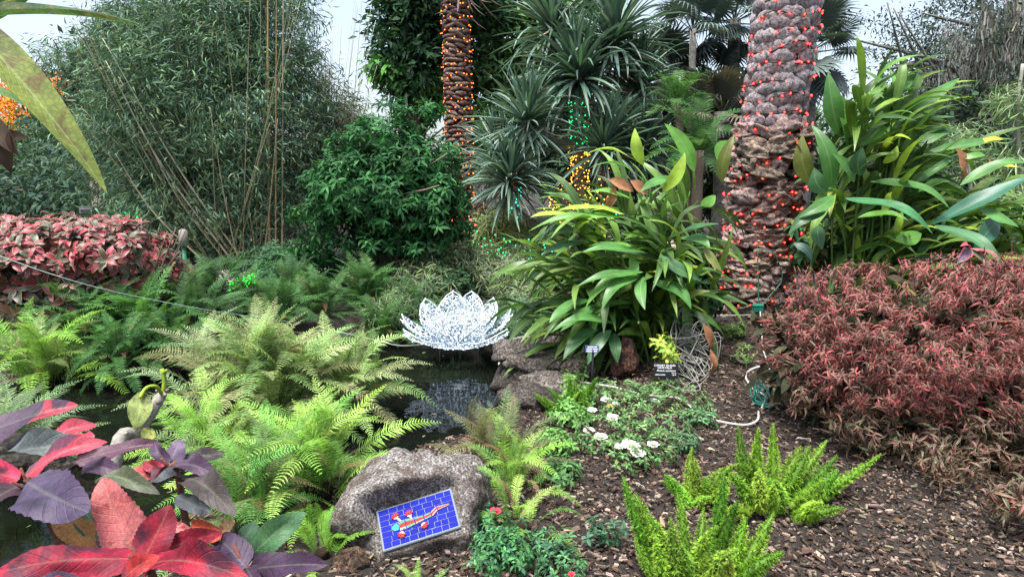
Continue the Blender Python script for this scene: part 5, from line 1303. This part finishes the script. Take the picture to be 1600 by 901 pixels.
sedge('brownish green sedge thicket right behind the lotus', [(790, 430, 65, 50, 9.5, .4), (740, 410, 50, 40, 9.8, .4), (830, 460, 50, 40, 9.0, .4)], 420, .24, [(.11, .16, .07), (.16, .19, .09), (.07, .12, .05)])
sedge('low dark sedge fringe overhanging the water behind the lotus', [(690, 485, 50, 22, 8.6, .2), (770, 495, 50, 20, 8.6, .2)], 220, .2, [(.05, .11, .045), (.08, .15, .06)])
sedge('dark green sedge clump at the pond edge right of the lotus', [(820, 490, 55, 35, 8.3, .4), (790, 510, 40, 22, 8.2, .3)], 260, .2, [(.05, .12, .05), (.07, .16, .06)])
sedge('small star-shaped sedge directly left of the lotus', [(625, 470, 35, 35, 8.9, .3), (600, 490, 40, 25, 8.8, .3)], 160, .2, [(.09, .15, .06), (.12, .2, .07)])
sedge('sunny green strap plants under the screw pine', [(790, 350, 60, 26, 12.5, .4), (840, 370, 50, 26, 12, .4)], 200, .45, [(.16, .28, .07), (.22, .33, .09), (.3, .3, .14)], name='strap_plant', group=None, cat='plant')
def gell(e, h=.07):
    p = atg(e[0], e[1], e[4], h); return (e[0], e[1], e[2], e[3], p[1], e[5])
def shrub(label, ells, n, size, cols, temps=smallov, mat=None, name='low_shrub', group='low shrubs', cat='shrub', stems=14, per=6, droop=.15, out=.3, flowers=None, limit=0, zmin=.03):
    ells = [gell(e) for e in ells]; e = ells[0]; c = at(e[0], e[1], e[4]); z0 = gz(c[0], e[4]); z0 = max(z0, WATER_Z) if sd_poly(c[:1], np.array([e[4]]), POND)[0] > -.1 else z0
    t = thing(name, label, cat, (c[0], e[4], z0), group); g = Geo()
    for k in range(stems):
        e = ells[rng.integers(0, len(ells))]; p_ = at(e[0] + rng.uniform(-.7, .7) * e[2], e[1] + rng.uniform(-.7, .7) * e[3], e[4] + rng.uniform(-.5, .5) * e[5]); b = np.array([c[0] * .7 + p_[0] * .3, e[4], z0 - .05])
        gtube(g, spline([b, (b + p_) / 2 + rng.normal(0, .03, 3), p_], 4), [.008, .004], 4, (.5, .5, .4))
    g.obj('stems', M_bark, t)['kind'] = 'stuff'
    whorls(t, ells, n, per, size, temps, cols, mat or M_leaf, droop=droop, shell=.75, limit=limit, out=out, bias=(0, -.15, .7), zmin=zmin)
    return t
shrub('dark shrub with small red flowers at the foot of the bamboo', [(470, 415, 70, 32, 9.8, .4), (440, 430, 50, 25, 9.6, .4), (520, 420, 50, 26, 9.9, .4)], 620, .085, [(.035, .10, .045), (.05, .14, .06), (.025, .07, .03)])
shrub('dark leafy shrub left of the bamboo foot by the path', [(410, 415, 50, 30, 10.3, .4), (450, 400, 50, 26, 10.5, .4)], 320, .1, [(.03, .07, .035), (.045, .10, .05)])
shrub('dark purple-red shrub behind the sedges under the slender palm', [(745, 350, 26, 34, 13, .4)], 330, .14, [(.09, .03, .035), (.13, .04, .05), (.06, .025, .03)], name='cordyline', group=None)
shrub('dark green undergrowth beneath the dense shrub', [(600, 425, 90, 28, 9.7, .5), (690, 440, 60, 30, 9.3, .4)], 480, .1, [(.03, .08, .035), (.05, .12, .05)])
shrub('dark green leafy plant with pale specks below the left ferns', [(190, 560, 70, 26, 6.9, .3), (230, 530, 60, 22, 7.2, .3)], 420, .075, [(.05, .14, .06), (.07, .19, .08), (.03, .09, .04)])
shrub('low green ground plant below the fern at the left bank', [(120, 590, 40, 14, 6.3, .2), (85, 560, 40, 20, 6.4, .2)], 180, .09, [(.08, .2, .07), (.06, .16, .06)])
shrub('added dark shrub standing in for the shade low behind the left ginger', [(1060, 470, 70, 70, 6.9, .4), (980, 490, 80, 60, 6.9, .4), (1040, 400, 80, 60, 6.9, .3)], 620, .12, [(.03, .075, .03), (.04, .10, .04)])  # dark leaves added to stand in for the black shade under the ginger
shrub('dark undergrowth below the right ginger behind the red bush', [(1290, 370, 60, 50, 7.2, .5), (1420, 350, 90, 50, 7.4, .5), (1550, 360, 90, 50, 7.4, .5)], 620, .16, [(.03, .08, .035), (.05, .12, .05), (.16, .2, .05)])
shrub('tiny green weeds on the soil mound beside the date palm', [(1125, 510, 14, 7, 6.7, .1), (1160, 560, 20, 22, 6.0, .1), (1150, 515, 18, 12, 6.8, .1)], 60, .06, [(.12, .22, .06), (.16, .25, .08)], stems=4)
shrub('lime and yellow weed above the black plaque', [(1035, 538, 18, 14, 5.25, .08), (1045, 556, 14, 7, 5.2, .06)], 34, .075, [(.30, .45, .06), (.35, .42, .08), (.2, .34, .05)], stems=5, limit=60)
shrub('small leafy plant directly under the blue plant label', [(905, 575, 24, 16, 5.6, .12), (890, 600, 20, 14, 5.4, .1)], 90, .06, [(.12, .22, .07), (.16, .28, .08)], stems=6)
# miniature roses
white_c, pink_c = (.80, .80, .76), (.75, .06, .10)
petalT = leaf_tm(.95, 'obov', 4, 2, .12, .35, .3)
def rosef(parent, px, py, Y, r, col):
    c = atg(px, py, Y, .09); r = r * 1.22
    g = Geo()
    for ring, (n_, el, s) in enumerate(((6, .35, 1.0), (5, .8, .8), (4, 1.25, .55))):
        for k in range(n_):
            a = 6.283 * k / n_ + ring * .6; d = np.array([math.cos(a) * math.cos(el), math.sin(a) * math.cos(el), math.sin(el)])
            M = frames((c)[None], d + (0, -.35, 0), (0, -.3, 1), r * s)[0]; v = petalT.V @ M[:3, :3].T + M[:3, 3]
            g.add(v, petalT.F, np.array(col) * (1 - .05 * ring + rng.normal(0, .03)), petalT.UV)
    g.add(bulb.V * r * .15 + c + (0, 0, r * .25), bulb.F, (.6, .45, .1))
    return g.obj('flower', M_leaf, parent)
rs = shrub('low white rose bush with pale blooms spreading over the mulch', [(1010, 640, 80, 36, 4.9, .45), (960, 620, 60, 24, 5.1, .3), (1010, 690, 55, 28, 4.4, .25), (940, 680, 45, 28, 4.5, .25), (1060, 620, 50, 22, 5.2, .3), (985, 715, 40, 16, 4.2, .15), (950, 610, 40, 16, 5.3, .2)], 560, .042, [(.09, .19, .07), (.13, .25, .09), (.06, .13, .05), (.17, .28, .10)], name='rose_bush', group='miniature rose bushes', stems=50)
for q in ((947, 627, 4.85, .04), (925, 643, 4.8, .034), (957, 656, 4.65, .045), (920, 675, 4.55, .036), (938, 686, 4.4, .042), (985, 700, 4.25, .055), (996, 712, 4.2, .045), (1020, 697, 4.3, .036), (1024, 628, 4.9, .028), (962, 632, 4.85, .025), (968, 700, 4.25, .03)): rosef(rs, q[0], q[1], q[2], q[3], white_c)
rosef(rs, 953, 636, 4.82, .026, (.8, .4, .2))
rr_ = shrub('small rose bush with one pink-red bloom right of the mosaic rock', [(780, 830, 34, 34, 2.85, .14), (765, 865, 30, 26, 2.75, .12), (800, 860, 34, 30, 2.8, .14)], 240, .036, [(.06, .17, .07), (.09, .24, .08), (.04, .12, .06)], name='rose_bush', group='miniature rose bushes', stems=16, limit=100)
rosef(rr_, 774, 801, 2.8, .026, pink_c)
rr2 = shrub('dark-leaved rose seedling at the lower edge left of the foxtail fern', [(880, 880, 40, 24, 2.75, .14), (850, 850, 26, 20, 2.85, .12)], 170, .034, [(.05, .12, .07), (.08, .2, .08)], name='rose_bush', group='miniature rose bushes', stems=12, limit=60)
rosef(rr2, 893, 898, 2.6, .014, pink_c)
shrub('tiny dark rose seedling alone on the mulch above the foxtail fern', [(945, 830, 22, 12, 3.1, .06)], 22, .045, [(.06, .14, .08)], name='seedling', group='seedlings on the mulch', stems=4, limit=60)
shrub('small pale green weed tuft in front of the cable tangle', [(1095, 650, 22, 14, 4.75, .1)], 60, .045, [(.12, .24, .11)], name='seedling', group='seedlings on the mulch', stems=5)
shrub('small green weed tuft below the white roses at the right', [(1075, 690, 20, 14, 4.4, .08)], 40, .04, [(.10, .2, .10)], name='seedling', group='seedlings on the mulch', stems=5)
shrub('light green broad weed between the ferns and the white roses', [(890, 650, 34, 22, 4.7, .15), (870, 690, 30, 18, 4.4, .12), (905, 620, 26, 16, 5.0, .1)], 230, .05, [(.12, .27, .07), (.16, .33, .09)], stems=12)
shrub('green foliage tufts on the mulch behind the right fern', [(875, 735, 30, 18, 4.0, .12)], 70, .05, [(.09, .2, .07)], stems=6)

# foxtail ferns
fox = [foxtail_tm(2100, .085 + .015 * rng.random()) for _ in range(6)]
M_fox = leaf_mat('foxtail_needles', rough=.55, transl=.3, noise_amt=.2, noise_scale=18, spec=.25)
FXC = [(.24, .46, .06), (.30, .54, .07), (.17, .37, .05), (.36, .56, .09)]
def foxtail(label, plumes, cols=FXC):
    plumes = [(x0, y0, atg(x0, y0, Y0, 0)[1], x1, y1, Y1 * atg(x0, y0, Y0, 0)[1] / Y0, w * 1.5) for x0, y0, Y0, x1, y1, Y1, w in plumes]
    c = np.mean([at(*p_[:3]) for p_ in plumes], axis=0); c[2] = gz(c[0], c[1])
    t = thing('foxtail_fern', label, 'fern', c, 'foxtail ferns'); Ms = []
    for (x0, y0, Y0, x1, y1, Y1, w) in plumes:
        A, B = at(x0, y0, Y0), at(x1, y1, Y1); A[2] = max(A[2], gz(A[0], A[1]) - .02); L_ = np.linalg.norm(B - A)
        Ms.append(frames(A[None], B - A, (rng.normal(0, .3), -1, .3), L_, w * Y0 / F / .19)[0]); Ms[-1][:3, 2] *= (w * Y0 / F / .19) / L_
    place(t, 'plume', fox, M_fox, np.array(Ms), vary(cols, len(Ms), .14, .05))
    g = Geo(); g.add(ridges[0].V * (.05, .05, .03) + c, ridges[0].F, (.4, .4, .3)); g.obj('crown_base', M_bark, t)
foxtail('tall lime foxtail fern at the bottom centre of the bed', [(1030, 900, 2.75, 960, 748, 2.8, 22), (1045, 905, 2.72, 1003, 765, 2.8, 24), (1060, 905, 2.7, 1025, 800, 2.65, 26), (1075, 905, 2.7, 1068, 765, 2.9, 22), (1105, 895, 2.8, 1146, 738, 2.9, 26),
        (1120, 900, 2.75, 1130, 775, 2.9, 26), (1090, 905, 2.7, 1100, 792, 2.8, 22), (1085, 905, 2.65, 1088, 808, 2.6, 22), (1100, 905, 2.6, 1112, 850, 2.5, 26), (1130, 905, 2.7, 1180, 812, 2.75, 26), (1145, 905, 2.7, 1222, 808, 2.8, 26), (1150, 910, 2.6, 1215, 850, 2.6, 26),
        (1060, 910, 2.6, 1050, 830, 2.5, 24), (1020, 905, 2.7, 990, 850, 2.7, 14), (1075, 905, 2.6, 1075, 855, 2.5, 20), (1130, 910, 2.6, 1150, 870, 2.5, 22), (1110, 880, 2.9, 1125, 800, 3.0, 24), (1040, 910, 2.6, 1030, 860, 2.5, 24), (1150, 900, 2.8, 1195, 830, 2.9, 22)])
foxtail('smaller foxtail fern in the middle, left of the spreading one', [(1080, 785, 3.5, 1068, 702, 3.55, 18), (1070, 785, 3.5, 1046, 735, 3.5, 18), (1085, 785, 3.45, 1096, 715, 3.5, 20), (1095, 785, 3.45, 1128, 706, 3.5, 22), (1110, 785, 3.45, 1135, 735, 3.4, 20), (1075, 790, 3.4, 1060, 770, 3.35, 18), (1090, 790, 3.4, 1088, 775, 3.3, 14), (1100, 785, 3.4, 1110, 745, 3.4, 18), (1065, 775, 3.5, 1038, 745, 3.5, 14), (1120, 785, 3.4, 1145, 760, 3.3, 16)])
foxtail('wide spreading foxtail fern in front of the right red bush', [(1180, 780, 3.5, 1137, 668, 3.6, 18), (1190, 775, 3.5, 1165, 665, 3.6, 18), (1205, 780, 3.5, 1214, 658, 3.6, 18), (1170, 780, 3.45, 1160, 705, 3.5, 18), (1195, 785, 3.4, 1178, 705, 3.4, 20), (1215, 775, 3.5, 1248, 690, 3.6, 22), (1225, 775, 3.5, 1300, 692, 3.6, 20),
        (1235, 785, 3.45, 1318, 718, 3.5, 22), (1240, 790, 3.4, 1350, 722, 3.5, 20), (1250, 795, 3.4, 1385, 715, 3.5, 18), (1235, 800, 3.35, 1325, 748, 3.3, 30), (1215, 800, 3.3, 1225, 745, 3.2, 24), (1240, 805, 3.3, 1300, 765, 3.2, 28), (1235, 812, 3.25, 1316, 786, 3.15, 20), (1205, 805, 3.3, 1208, 765, 3.2, 18),
        (1180, 800, 3.35, 1150, 730, 3.3, 20), (1170, 800, 3.3, 1140, 790, 3.1, 18), (1200, 800, 3.3, 1215, 770, 3.1, 18), (1225, 780, 3.45, 1262, 705, 3.4, 24), (1260, 810, 3.2, 1258, 770, 3.1, 18), (1190, 800, 3.3, 1180, 745, 3.2, 22)])
foxtail('slim foxtail fern beside the light green weed near the stones', [(895, 645, 4.9, 882, 590, 5.0, 12), (900, 645, 4.9, 905, 595, 5.0, 13), (905, 645, 4.9, 925, 585, 5.0, 14), (890, 648, 4.9, 860, 600, 5.0, 11), (885, 650, 4.85, 828, 618, 4.9, 11), (880, 650, 4.85, 845, 625, 4.8, 11), (910, 645, 4.85, 918, 610, 4.85, 14), (898, 645, 4.85, 895, 605, 4.85, 13)])

# pale green cassava-like plant at the right edge
M_pale = plain_mat('pale_stem', (.30, .30, .25), .6, .1, 20)
cs = thing('feathery_shrub', 'feathery pale green shrub with white stems at the right edge', 'shrub', (at(1560, 400, 8)[0], 8, 0))
g = Geo()
for (a_, b_, c_) in (((1600, 330), (1590, 180), (1598, 100)), ((1520, 380), (1516, 290), (1512, 240)), ((1570, 380), (1572, 320), (1560, 285)), ((1610, 400), (1640, 260), (1620, 140))):
    gtube(g, spline([at(*a_, 8), at(*b_, 8), at(*c_, 8)], 6), [.032, .024, .018], 7)
g.obj('stem', M_pale, cs)
whorls(cs, [(1590, 150, 40, 35, 8, .4), (1500, 210, 60, 24, 8.2, .4), (1570, 250, 50, 26, 8, .4), (1510, 265, 36, 18, 8, .3), (1590, 300, 50, 24, 7.8, .3), (1640, 200, 50, 60, 8, .4)], 150, 12, .3, blades, [(.22, .33, .14), (.28, .38, .18), (.16, .26, .11)], M_strap, droop=.5, limit=0, out=.2, shell=.5)

# ================================================================== FOREGROUND COPPERLEAF (left) AND PLUMERIA
M_purple = leaf_mat('purple_leaf', net=.22, rough=.6, transl=.10, vein=.2, sidevein=.22, patch=(.34, .03, .055), patch_scale=5.5, pthr=(.60, .615), noise_amt=.2, noise_scale=22, spec=.45)
M_redleaf = leaf_mat('red_leaf', net=.22, rough=.6, transl=.15, vein=.2, sidevein=.25, patch=(.07, .02, .035), patch_scale=13, pthr=(.50, .62), noise_amt=.3, noise_scale=24, spec=.22)
M_pinkleaf = leaf_mat('pink_leaf', net=.22, rough=.6, transl=.15, vein=.15, sidevein=.2, patch=(.28, .05, .05), patch_scale=50, pthr=(.58, .66), noise_amt=.2, noise_scale=20, spec=.22)
hearts = [leaf_tm(.8, 'heart', 30, 8, a_, f_, w_, serr=.035, bend=b_, freq=7) for a_, f_, w_, b_ in ((.05, .12, .22, 0), (.10, -.12, .25, .03), (.14, .18, .3, -.03), (.03, .1, .35, .02))]
PU, PG2, DR, RE, PI, OLI, GR2, DK = (.052, .028, .056), (.085, .105, .10), (.20, .015, .03), (.25, .014, .035), (.42, .12, .12), (.16, .11, .04), (.055, .14, .055), (.04, .033, .033)
fg = thing('copperleaf_shrub', 'purple and red heart-leaved shrub closest to the camera at lower left', 'shrub', (-.70, 1.25, 0))
FG = [ # base px, py, Y, tip px, py, Y, width px, colour, material, up
 (-60, 690, 1.30, 122, 632, 1.38, 78, PU, 'pu', (.1, -.55, .8)), (-50, 722, 1.25, 145, 688, 1.25, 66, PG2, 'pu', (0, -.4, .9)), (70, 690, 1.40, 152, 664, 1.45, 44, PU, 'pu', (0, -.6, .8)),
 (100, 690, 1.32, 148, 682, 1.28, 46, (.16, .19, .19), 'pu', (0, -.5, .9)), (118, 720, 1.24, 252, 692, 1.28, 46, (.075, .028, .05), 'pu', (0, -.6, .8)), (38, 744, 1.16, 168, 690, 1.22, 62, (.10, .03, .055), 'pu', (-.2, -.6, .7)),
 (42, 752, 1.10, 138, 800, 1.0, 118, (.062, .045, .085), 'pv', (-.1, -.6, .8)), (30, 748, 1.14, -70, 728, 1.14, 50, (.35, .03, .07), 'red', (0, -.6, .8)), (35, 755, 1.14, -35, 805, 1.06, 66, (.05, .03, .04), 'pv', (0, -.7, .7)),
 (130, 728, 1.22, 192, 742, 1.2, 44, PU, 'pv', (0, -.6, .8)), (150, 742, 1.20, 250, 772, 1.14, 44, (.09, .11, .065), 'pv', (0, -.6, .8)), (188, 752, 1.2, 232, 726, 1.24, 30, OLI, 'pv', (0, -.7, .6)), (10, 700, 1.34, 80, 668, 1.4, 40, DK, 'pv', (0, -.6, .8)),
 (266, 722, 1.24, 282, 686, 1.28, 44, (.075, .05, .095), 'pv', (.1, -.7, .6)), (264, 724, 1.23, 242, 690, 1.28, 30, PU, 'pv', (-.2, -.7, .6)), (270, 726, 1.22, 345, 746, 1.16, 44, PU, 'pu', (.1, -.6, .8)), (280, 716, 1.26, 352, 708, 1.28, 34, DK, 'pv', (.1, -.6, .8)),
 (268, 728, 1.22, 234, 756, 1.15, 30, (.08, .02, .03), 'pv', (-.2, -.7, .6)), (298, 742, 1.2, 236, 752, 1.12, 44, (.07, .075, .08), 'pv', (-.1, -.6, .8)), (288, 745, 1.18, 368, 806, 1.05, 66, (.06, .05, .045), 'pv', (.2, -.6, .7)), (255, 735, 1.2, 222, 722, 1.24, 28, DR, 'pv', (-.2, -.7, .5)),
 (275, 775, 1.12, 330, 800, 1.06, 40, (.07, .08, .09), 'pv', (.1, -.7, .7)), (240, 742, 1.22, 196, 738, 1.22, 26, (.55, .12, .12), 'pink', (0, -.7, .7)),
 (207, 862, 1.03, 160, 746, 1.10, 104, PI, 'pink', (-.1, -.75, .6)), (222, 876, .98, 266, 788, 1.04, 84, (.24, .014, .03), 'red', (.25, -.8, .5)), (222, 872, .98, -20, 900, .92, 84, RE, 'red', (-.1, -.6, .8)), (228, 880, .97, 390, 905, .88, 80, (.26, .016, .035), 'red', (.1, -.6, .8)),
 (228, 872, 1.0, 348, 832, 1.06, 50, (.30, .025, .045), 'red', (.1, -.8, .6)), (190, 905, .92, 250, 868, .93, 50, (.35, .03, .03), 'red', (0, -.8, .6)), (160, 850, 1.06, 78, 812, 1.08, 58, (.42, .22, .08), 'pink', (-.1, -.7, .7)), (170, 848, 1.05, 122, 786, 1.12, 60, (.05, .11, .07), 'pv', (-.1, -.8, .6)),
 (130, 915, .9, 30, 912, .9, 46, PU, 'pu', (-.1, -.6, .8)), (150, 900, .92, 60, 925, .88, 50, RE, 'red', (-.1, -.6, .8)), (255, 915, .9, 310, 930, .86, 50, RE, 'red', (.1, -.6, .8)),
 (345, 842, 1.06, 300, 812, 1.1, 34, (.55, .10, .05), 'pink', (-.1, -.8, .6)), (340, 845, 1.06, 366, 812, 1.12, 30, (.6, .35, .16), 'pink', (.2, -.8, .6)), (300, 838, 1.08, 272, 815, 1.1, 24, (.6, .2, .2), 'pink', (0, -.8, .6)), (285, 850, 1.08, 315, 826, 1.1, 26, (.05, .06, .05), 'pv', (0, -.8, .6)),
 (384, 886, 1.02, 338, 836, 1.08, 70, (.055, .03, .068), 'pu', (-.2, -.7, .7)), (390, 888, 1.02, 512, 882, .98, 66, (.045, .022, .05), 'pv', (.1, -.6, .8)), (392, 868, 1.06, 478, 800, 1.1, 66, GR2, 'pv', (.3, -.7, .6)), (385, 888, 1.0, 410, 930, .94, 48, PU, 'pv', (0, -.7, .7)),
 (375, 860, 1.08, 398, 812, 1.14, 44, (.04, .10, .05), 'pv', (0, -.8, .6)), (383, 890, 1.0, 350, 925, .95, 40, (.12, .02, .04), 'pv', (0, -.7, .7))]
mats = {'pu': M_purple, 'pv': leaf_mat('dusky_leaf', net=.22, rough=.55, transl=.08, vein=.2, sidevein=.25, noise_amt=.3, noise_scale=16, spec=.32), 'red': M_redleaf, 'pink': M_pinkleaf}
for (x0, y0, Y0, x1, y1, Y1, w, c, mk, up) in FG:
    A, B = at(x0, y0, Y0), at(x1, y1, Y1); L_ = np.linalg.norm(B - A); ws = w * Y0 / F / .8
    M = frames(A[None], B - A, np.array(up, float), L_, ws)[0]
    k = rng.integers(0, 4); o = bpy.data.objects.new('leaf', hearts[k].mesh('leaf', mats[mk])); COL.objects.link(o); o.parent = fg
    m = Matrix(M.tolist()); m.translation -= fg.location; o.matrix_basis = m; o.color = (*c, 1)
g = Geo()
for (x, y, Y_) in ((40, 750, 1.13), (266, 726, 1.22), (222, 874, .985), (386, 886, 1.02), (160, 850, 1.06)):
    tp = at(x, y, Y_); b = np.array([-.70 + (tp[0] + .7) * .25, 1.25, 0]); gtube(g, spline([b, (b + tp) / 2 + (.02, .04, .02), tp - (0, -.03, .06), tp], 6), [.012, .008, .004], 7, (.6, .35, .3))
    for q in range(5): gtube(g, [tp - (0, -.01, .03), tp + rng.normal(0, .018, 3)], .0025, 5, (1.2, .5, .45))
g.obj('stem', M_bark, fg)

M_plum = leaf_mat('plumeria_leaf', net=.22, rough=.5, transl=.35, vein=.8, sidevein=.5, patch=(.16, .14, .05), patch_scale=34, pthr=(.56, .66), noise_amt=.25, noise_scale=26, spec=.35, nveins=20)
pll = [leaf_tm(.3, 'lance', 20, 4, a_, .25, .08, freq=6) for a_ in (.05, .12, -.08)]
pl = thing('plumeria_tree', 'plumeria branch at the left edge with long yellow green leaves against the sky', 'tree', (-1.35, .9, 0))
g = Geo(); c0 = at(-170, 120, .85)
gtube(g, spline([(-1.35, .9, -.05), (-1.3, .92, .7), (-1.15, .9, 1.4), c0], 6), [.05, .04, .028, .02], 9, lump=.08); g.obj('branch', M_greybark, pl)
for (A_, B_, w, c, k, up) in (((-130, 40, .86), (228, 42, .80), 30, (.06, .12, .05), 0, (0, -.4, .9)), ((-130, 70, .86), (58, -12, .86), 70, (.05, .11, .045), 0, (0, .3, .9)), ((-90, -10, .8), (168, 303, .80), 56, (.20, .26, .06), 0, (.75, -.5, .3)), ((-140, 120, .9), (70, 185, .95), 30, (.10, .20, .05), 1, (.2, -.4, .9))):
    A, B = at(*A_), at(*B_); L_ = np.linalg.norm(B - A); M = frames(A[None], B - A, np.array(up), L_, w * .82 / F / .3)[0]
    o = bpy.data.objects.new('leaf', pll[k].mesh('leaf', M_plum)); COL.objects.link(o); o.parent = pl; m = Matrix(M.tolist()); m.translation -= pl.location; o.matrix_basis = m; o.color = (*c, 1)
g = Geo(); gtube(g, spline([c0, at(-120, -20, .8), at(-130, 40, .86)], 4), .008, 5); g.obj('petiole', M_leaf, pl)
for (A_, B_, w, c) in (((-25, 175, .86), (30, 245, .86), 38, (.13, .095, .07)), ((0, 190, .86), (18, 272, .86), 34, (.07, .045, .035)), ((-10, 215, .86), (46, 215, .87), 26, (.09, .06, .05))):
    A, B = at(*A_), at(*B_); L_ = np.linalg.norm(B - A); M = frames(A[None], B - A, (.4, -1, .3), L_, w * .86 / F / .4)[0]
    o = bpy.data.objects.new('dead_leaf', dl[rng.integers(0, 4)].mesh('dead_leaf', M_leaf)); COL.objects.link(o); o.parent = pl; m = Matrix(M.tolist()); m.translation -= pl.location; o.matrix_basis = m; o.color = (*c, 1)
ps = thing('plumeria_shoot', 'grey knobbly plumeria stub with yellow green shoot over the dark water', 'plant', (-1.2, 1.9, 0))
M_plb = plain_mat('plumeria_bark', (.17, .16, .14), .8, .3, 40, .6, .006, c2=(.26, .245, .21))
g = Geo(); P = spline([at(120, 800, 1.75) * (1, 1, 0), at(178, 728, 1.9), at(215, 675, 2.0), at(238, 640, 2.05), at(254, 614, 2.1)], 7)
gtube(g, P, [.022, .021, .020, .019, .015], 12, lump=.12)
for k in range(14): 
    q = P[rng.integers(8, len(P))]; g.add(bulb.V * .007 + q + norm(rng.normal(0, 1, 3)) * .018, bulb.F, (1.2, 1.1, 1))
g.obj('branch', M_plb, ps)
g = Geo(); gtube(g, spline([at(255, 616, 2.1), at(257, 595, 2.1), at(253, 576, 2.1)], 4), [.008, .007, .006], 7, (.30, .42, .05)); gtube(g, spline([at(255, 583, 2.1), at(260, 578, 2.08)], 3), .004, 6, (.30, .42, .05))
gtube(g, spline([at(252, 614, 2.08), at(243, 603, 2.05), at(228, 606, 2.03), at(218, 622, 2.0)], 5), [.006, .005], 6, (.30, .40, .05)); g.obj('green_shoot', M_leaf, ps)
for (A_, B_, w, c) in (((224, 610, 2.03), (212, 672, 1.97), 36, (.30, .38, .12)), ((238, 668, 2.0), (222, 690, 1.96), 24, (.36, .42, .10))):
    A, B = at(*A_), at(*B_); L_ = np.linalg.norm(B - A); M = frames(A[None], B - A, (.5, -1, .1), L_, w * 2 / F / .3)[0]
    o = bpy.data.objects.new('leaf', pll[1].mesh('leaf', M_plum)); COL.objects.link(o); o.parent = ps; m = Matrix(M.tolist()); m.translation -= ps.location; o.matrix_basis = m; o.color = (*c, 1)
# stray broad copperleaf sprig on top of the right bush
sp_ = thing('copperleaf_sprig', 'dark sprig of broad pink-edged leaves sticking out of the curly bush', 'plant', at(1512, 420, 4.0))
g = Geo(); gtube(g, spline([at(1500, 470, 4.5), at(1512, 430, 4.35), at(1515, 390, 4.25)], 5), .005, 5); g.obj('stem', M_bark, sp_)
M_edge = leaf_mat('pink_edged_leaf', rough=.45, transl=.1, edge=(.6, .10, .14), edge_w=.14, vein=.3)
for (x1, y1, w, c, up) in ((1495, 412, 24, (.10, .06, .10), (0, -.8, .6)), (1545, 428, 24, (.08, .11, .07), (.2, -.8, .5)), (1562, 408, 20, (.22, .10, .08), (.1, -.4, .9)), (1500, 385, 14, (.35, .06, .09), (0, -.6, .8))):
    A, B = at(1516, 388, 4.25), at(x1, y1, 4.15); L_ = np.linalg.norm(B - A); M = frames(A[None], B - A, np.array(up), L_, w * 4.2 / F / .56)[0]
    o = bpy.data.objects.new('leaf', copp[1].mesh('leaf', M_edge)); COL.objects.link(o); o.parent = sp_; m = Matrix(M.tolist()); m.translation -= sp_.location; o.matrix_basis = m; o.color = (*c, 1)
# small red flowers of the dark shrub
print('TRIS', TRIS[0], 'OBJ', len(bpy.data.objects))
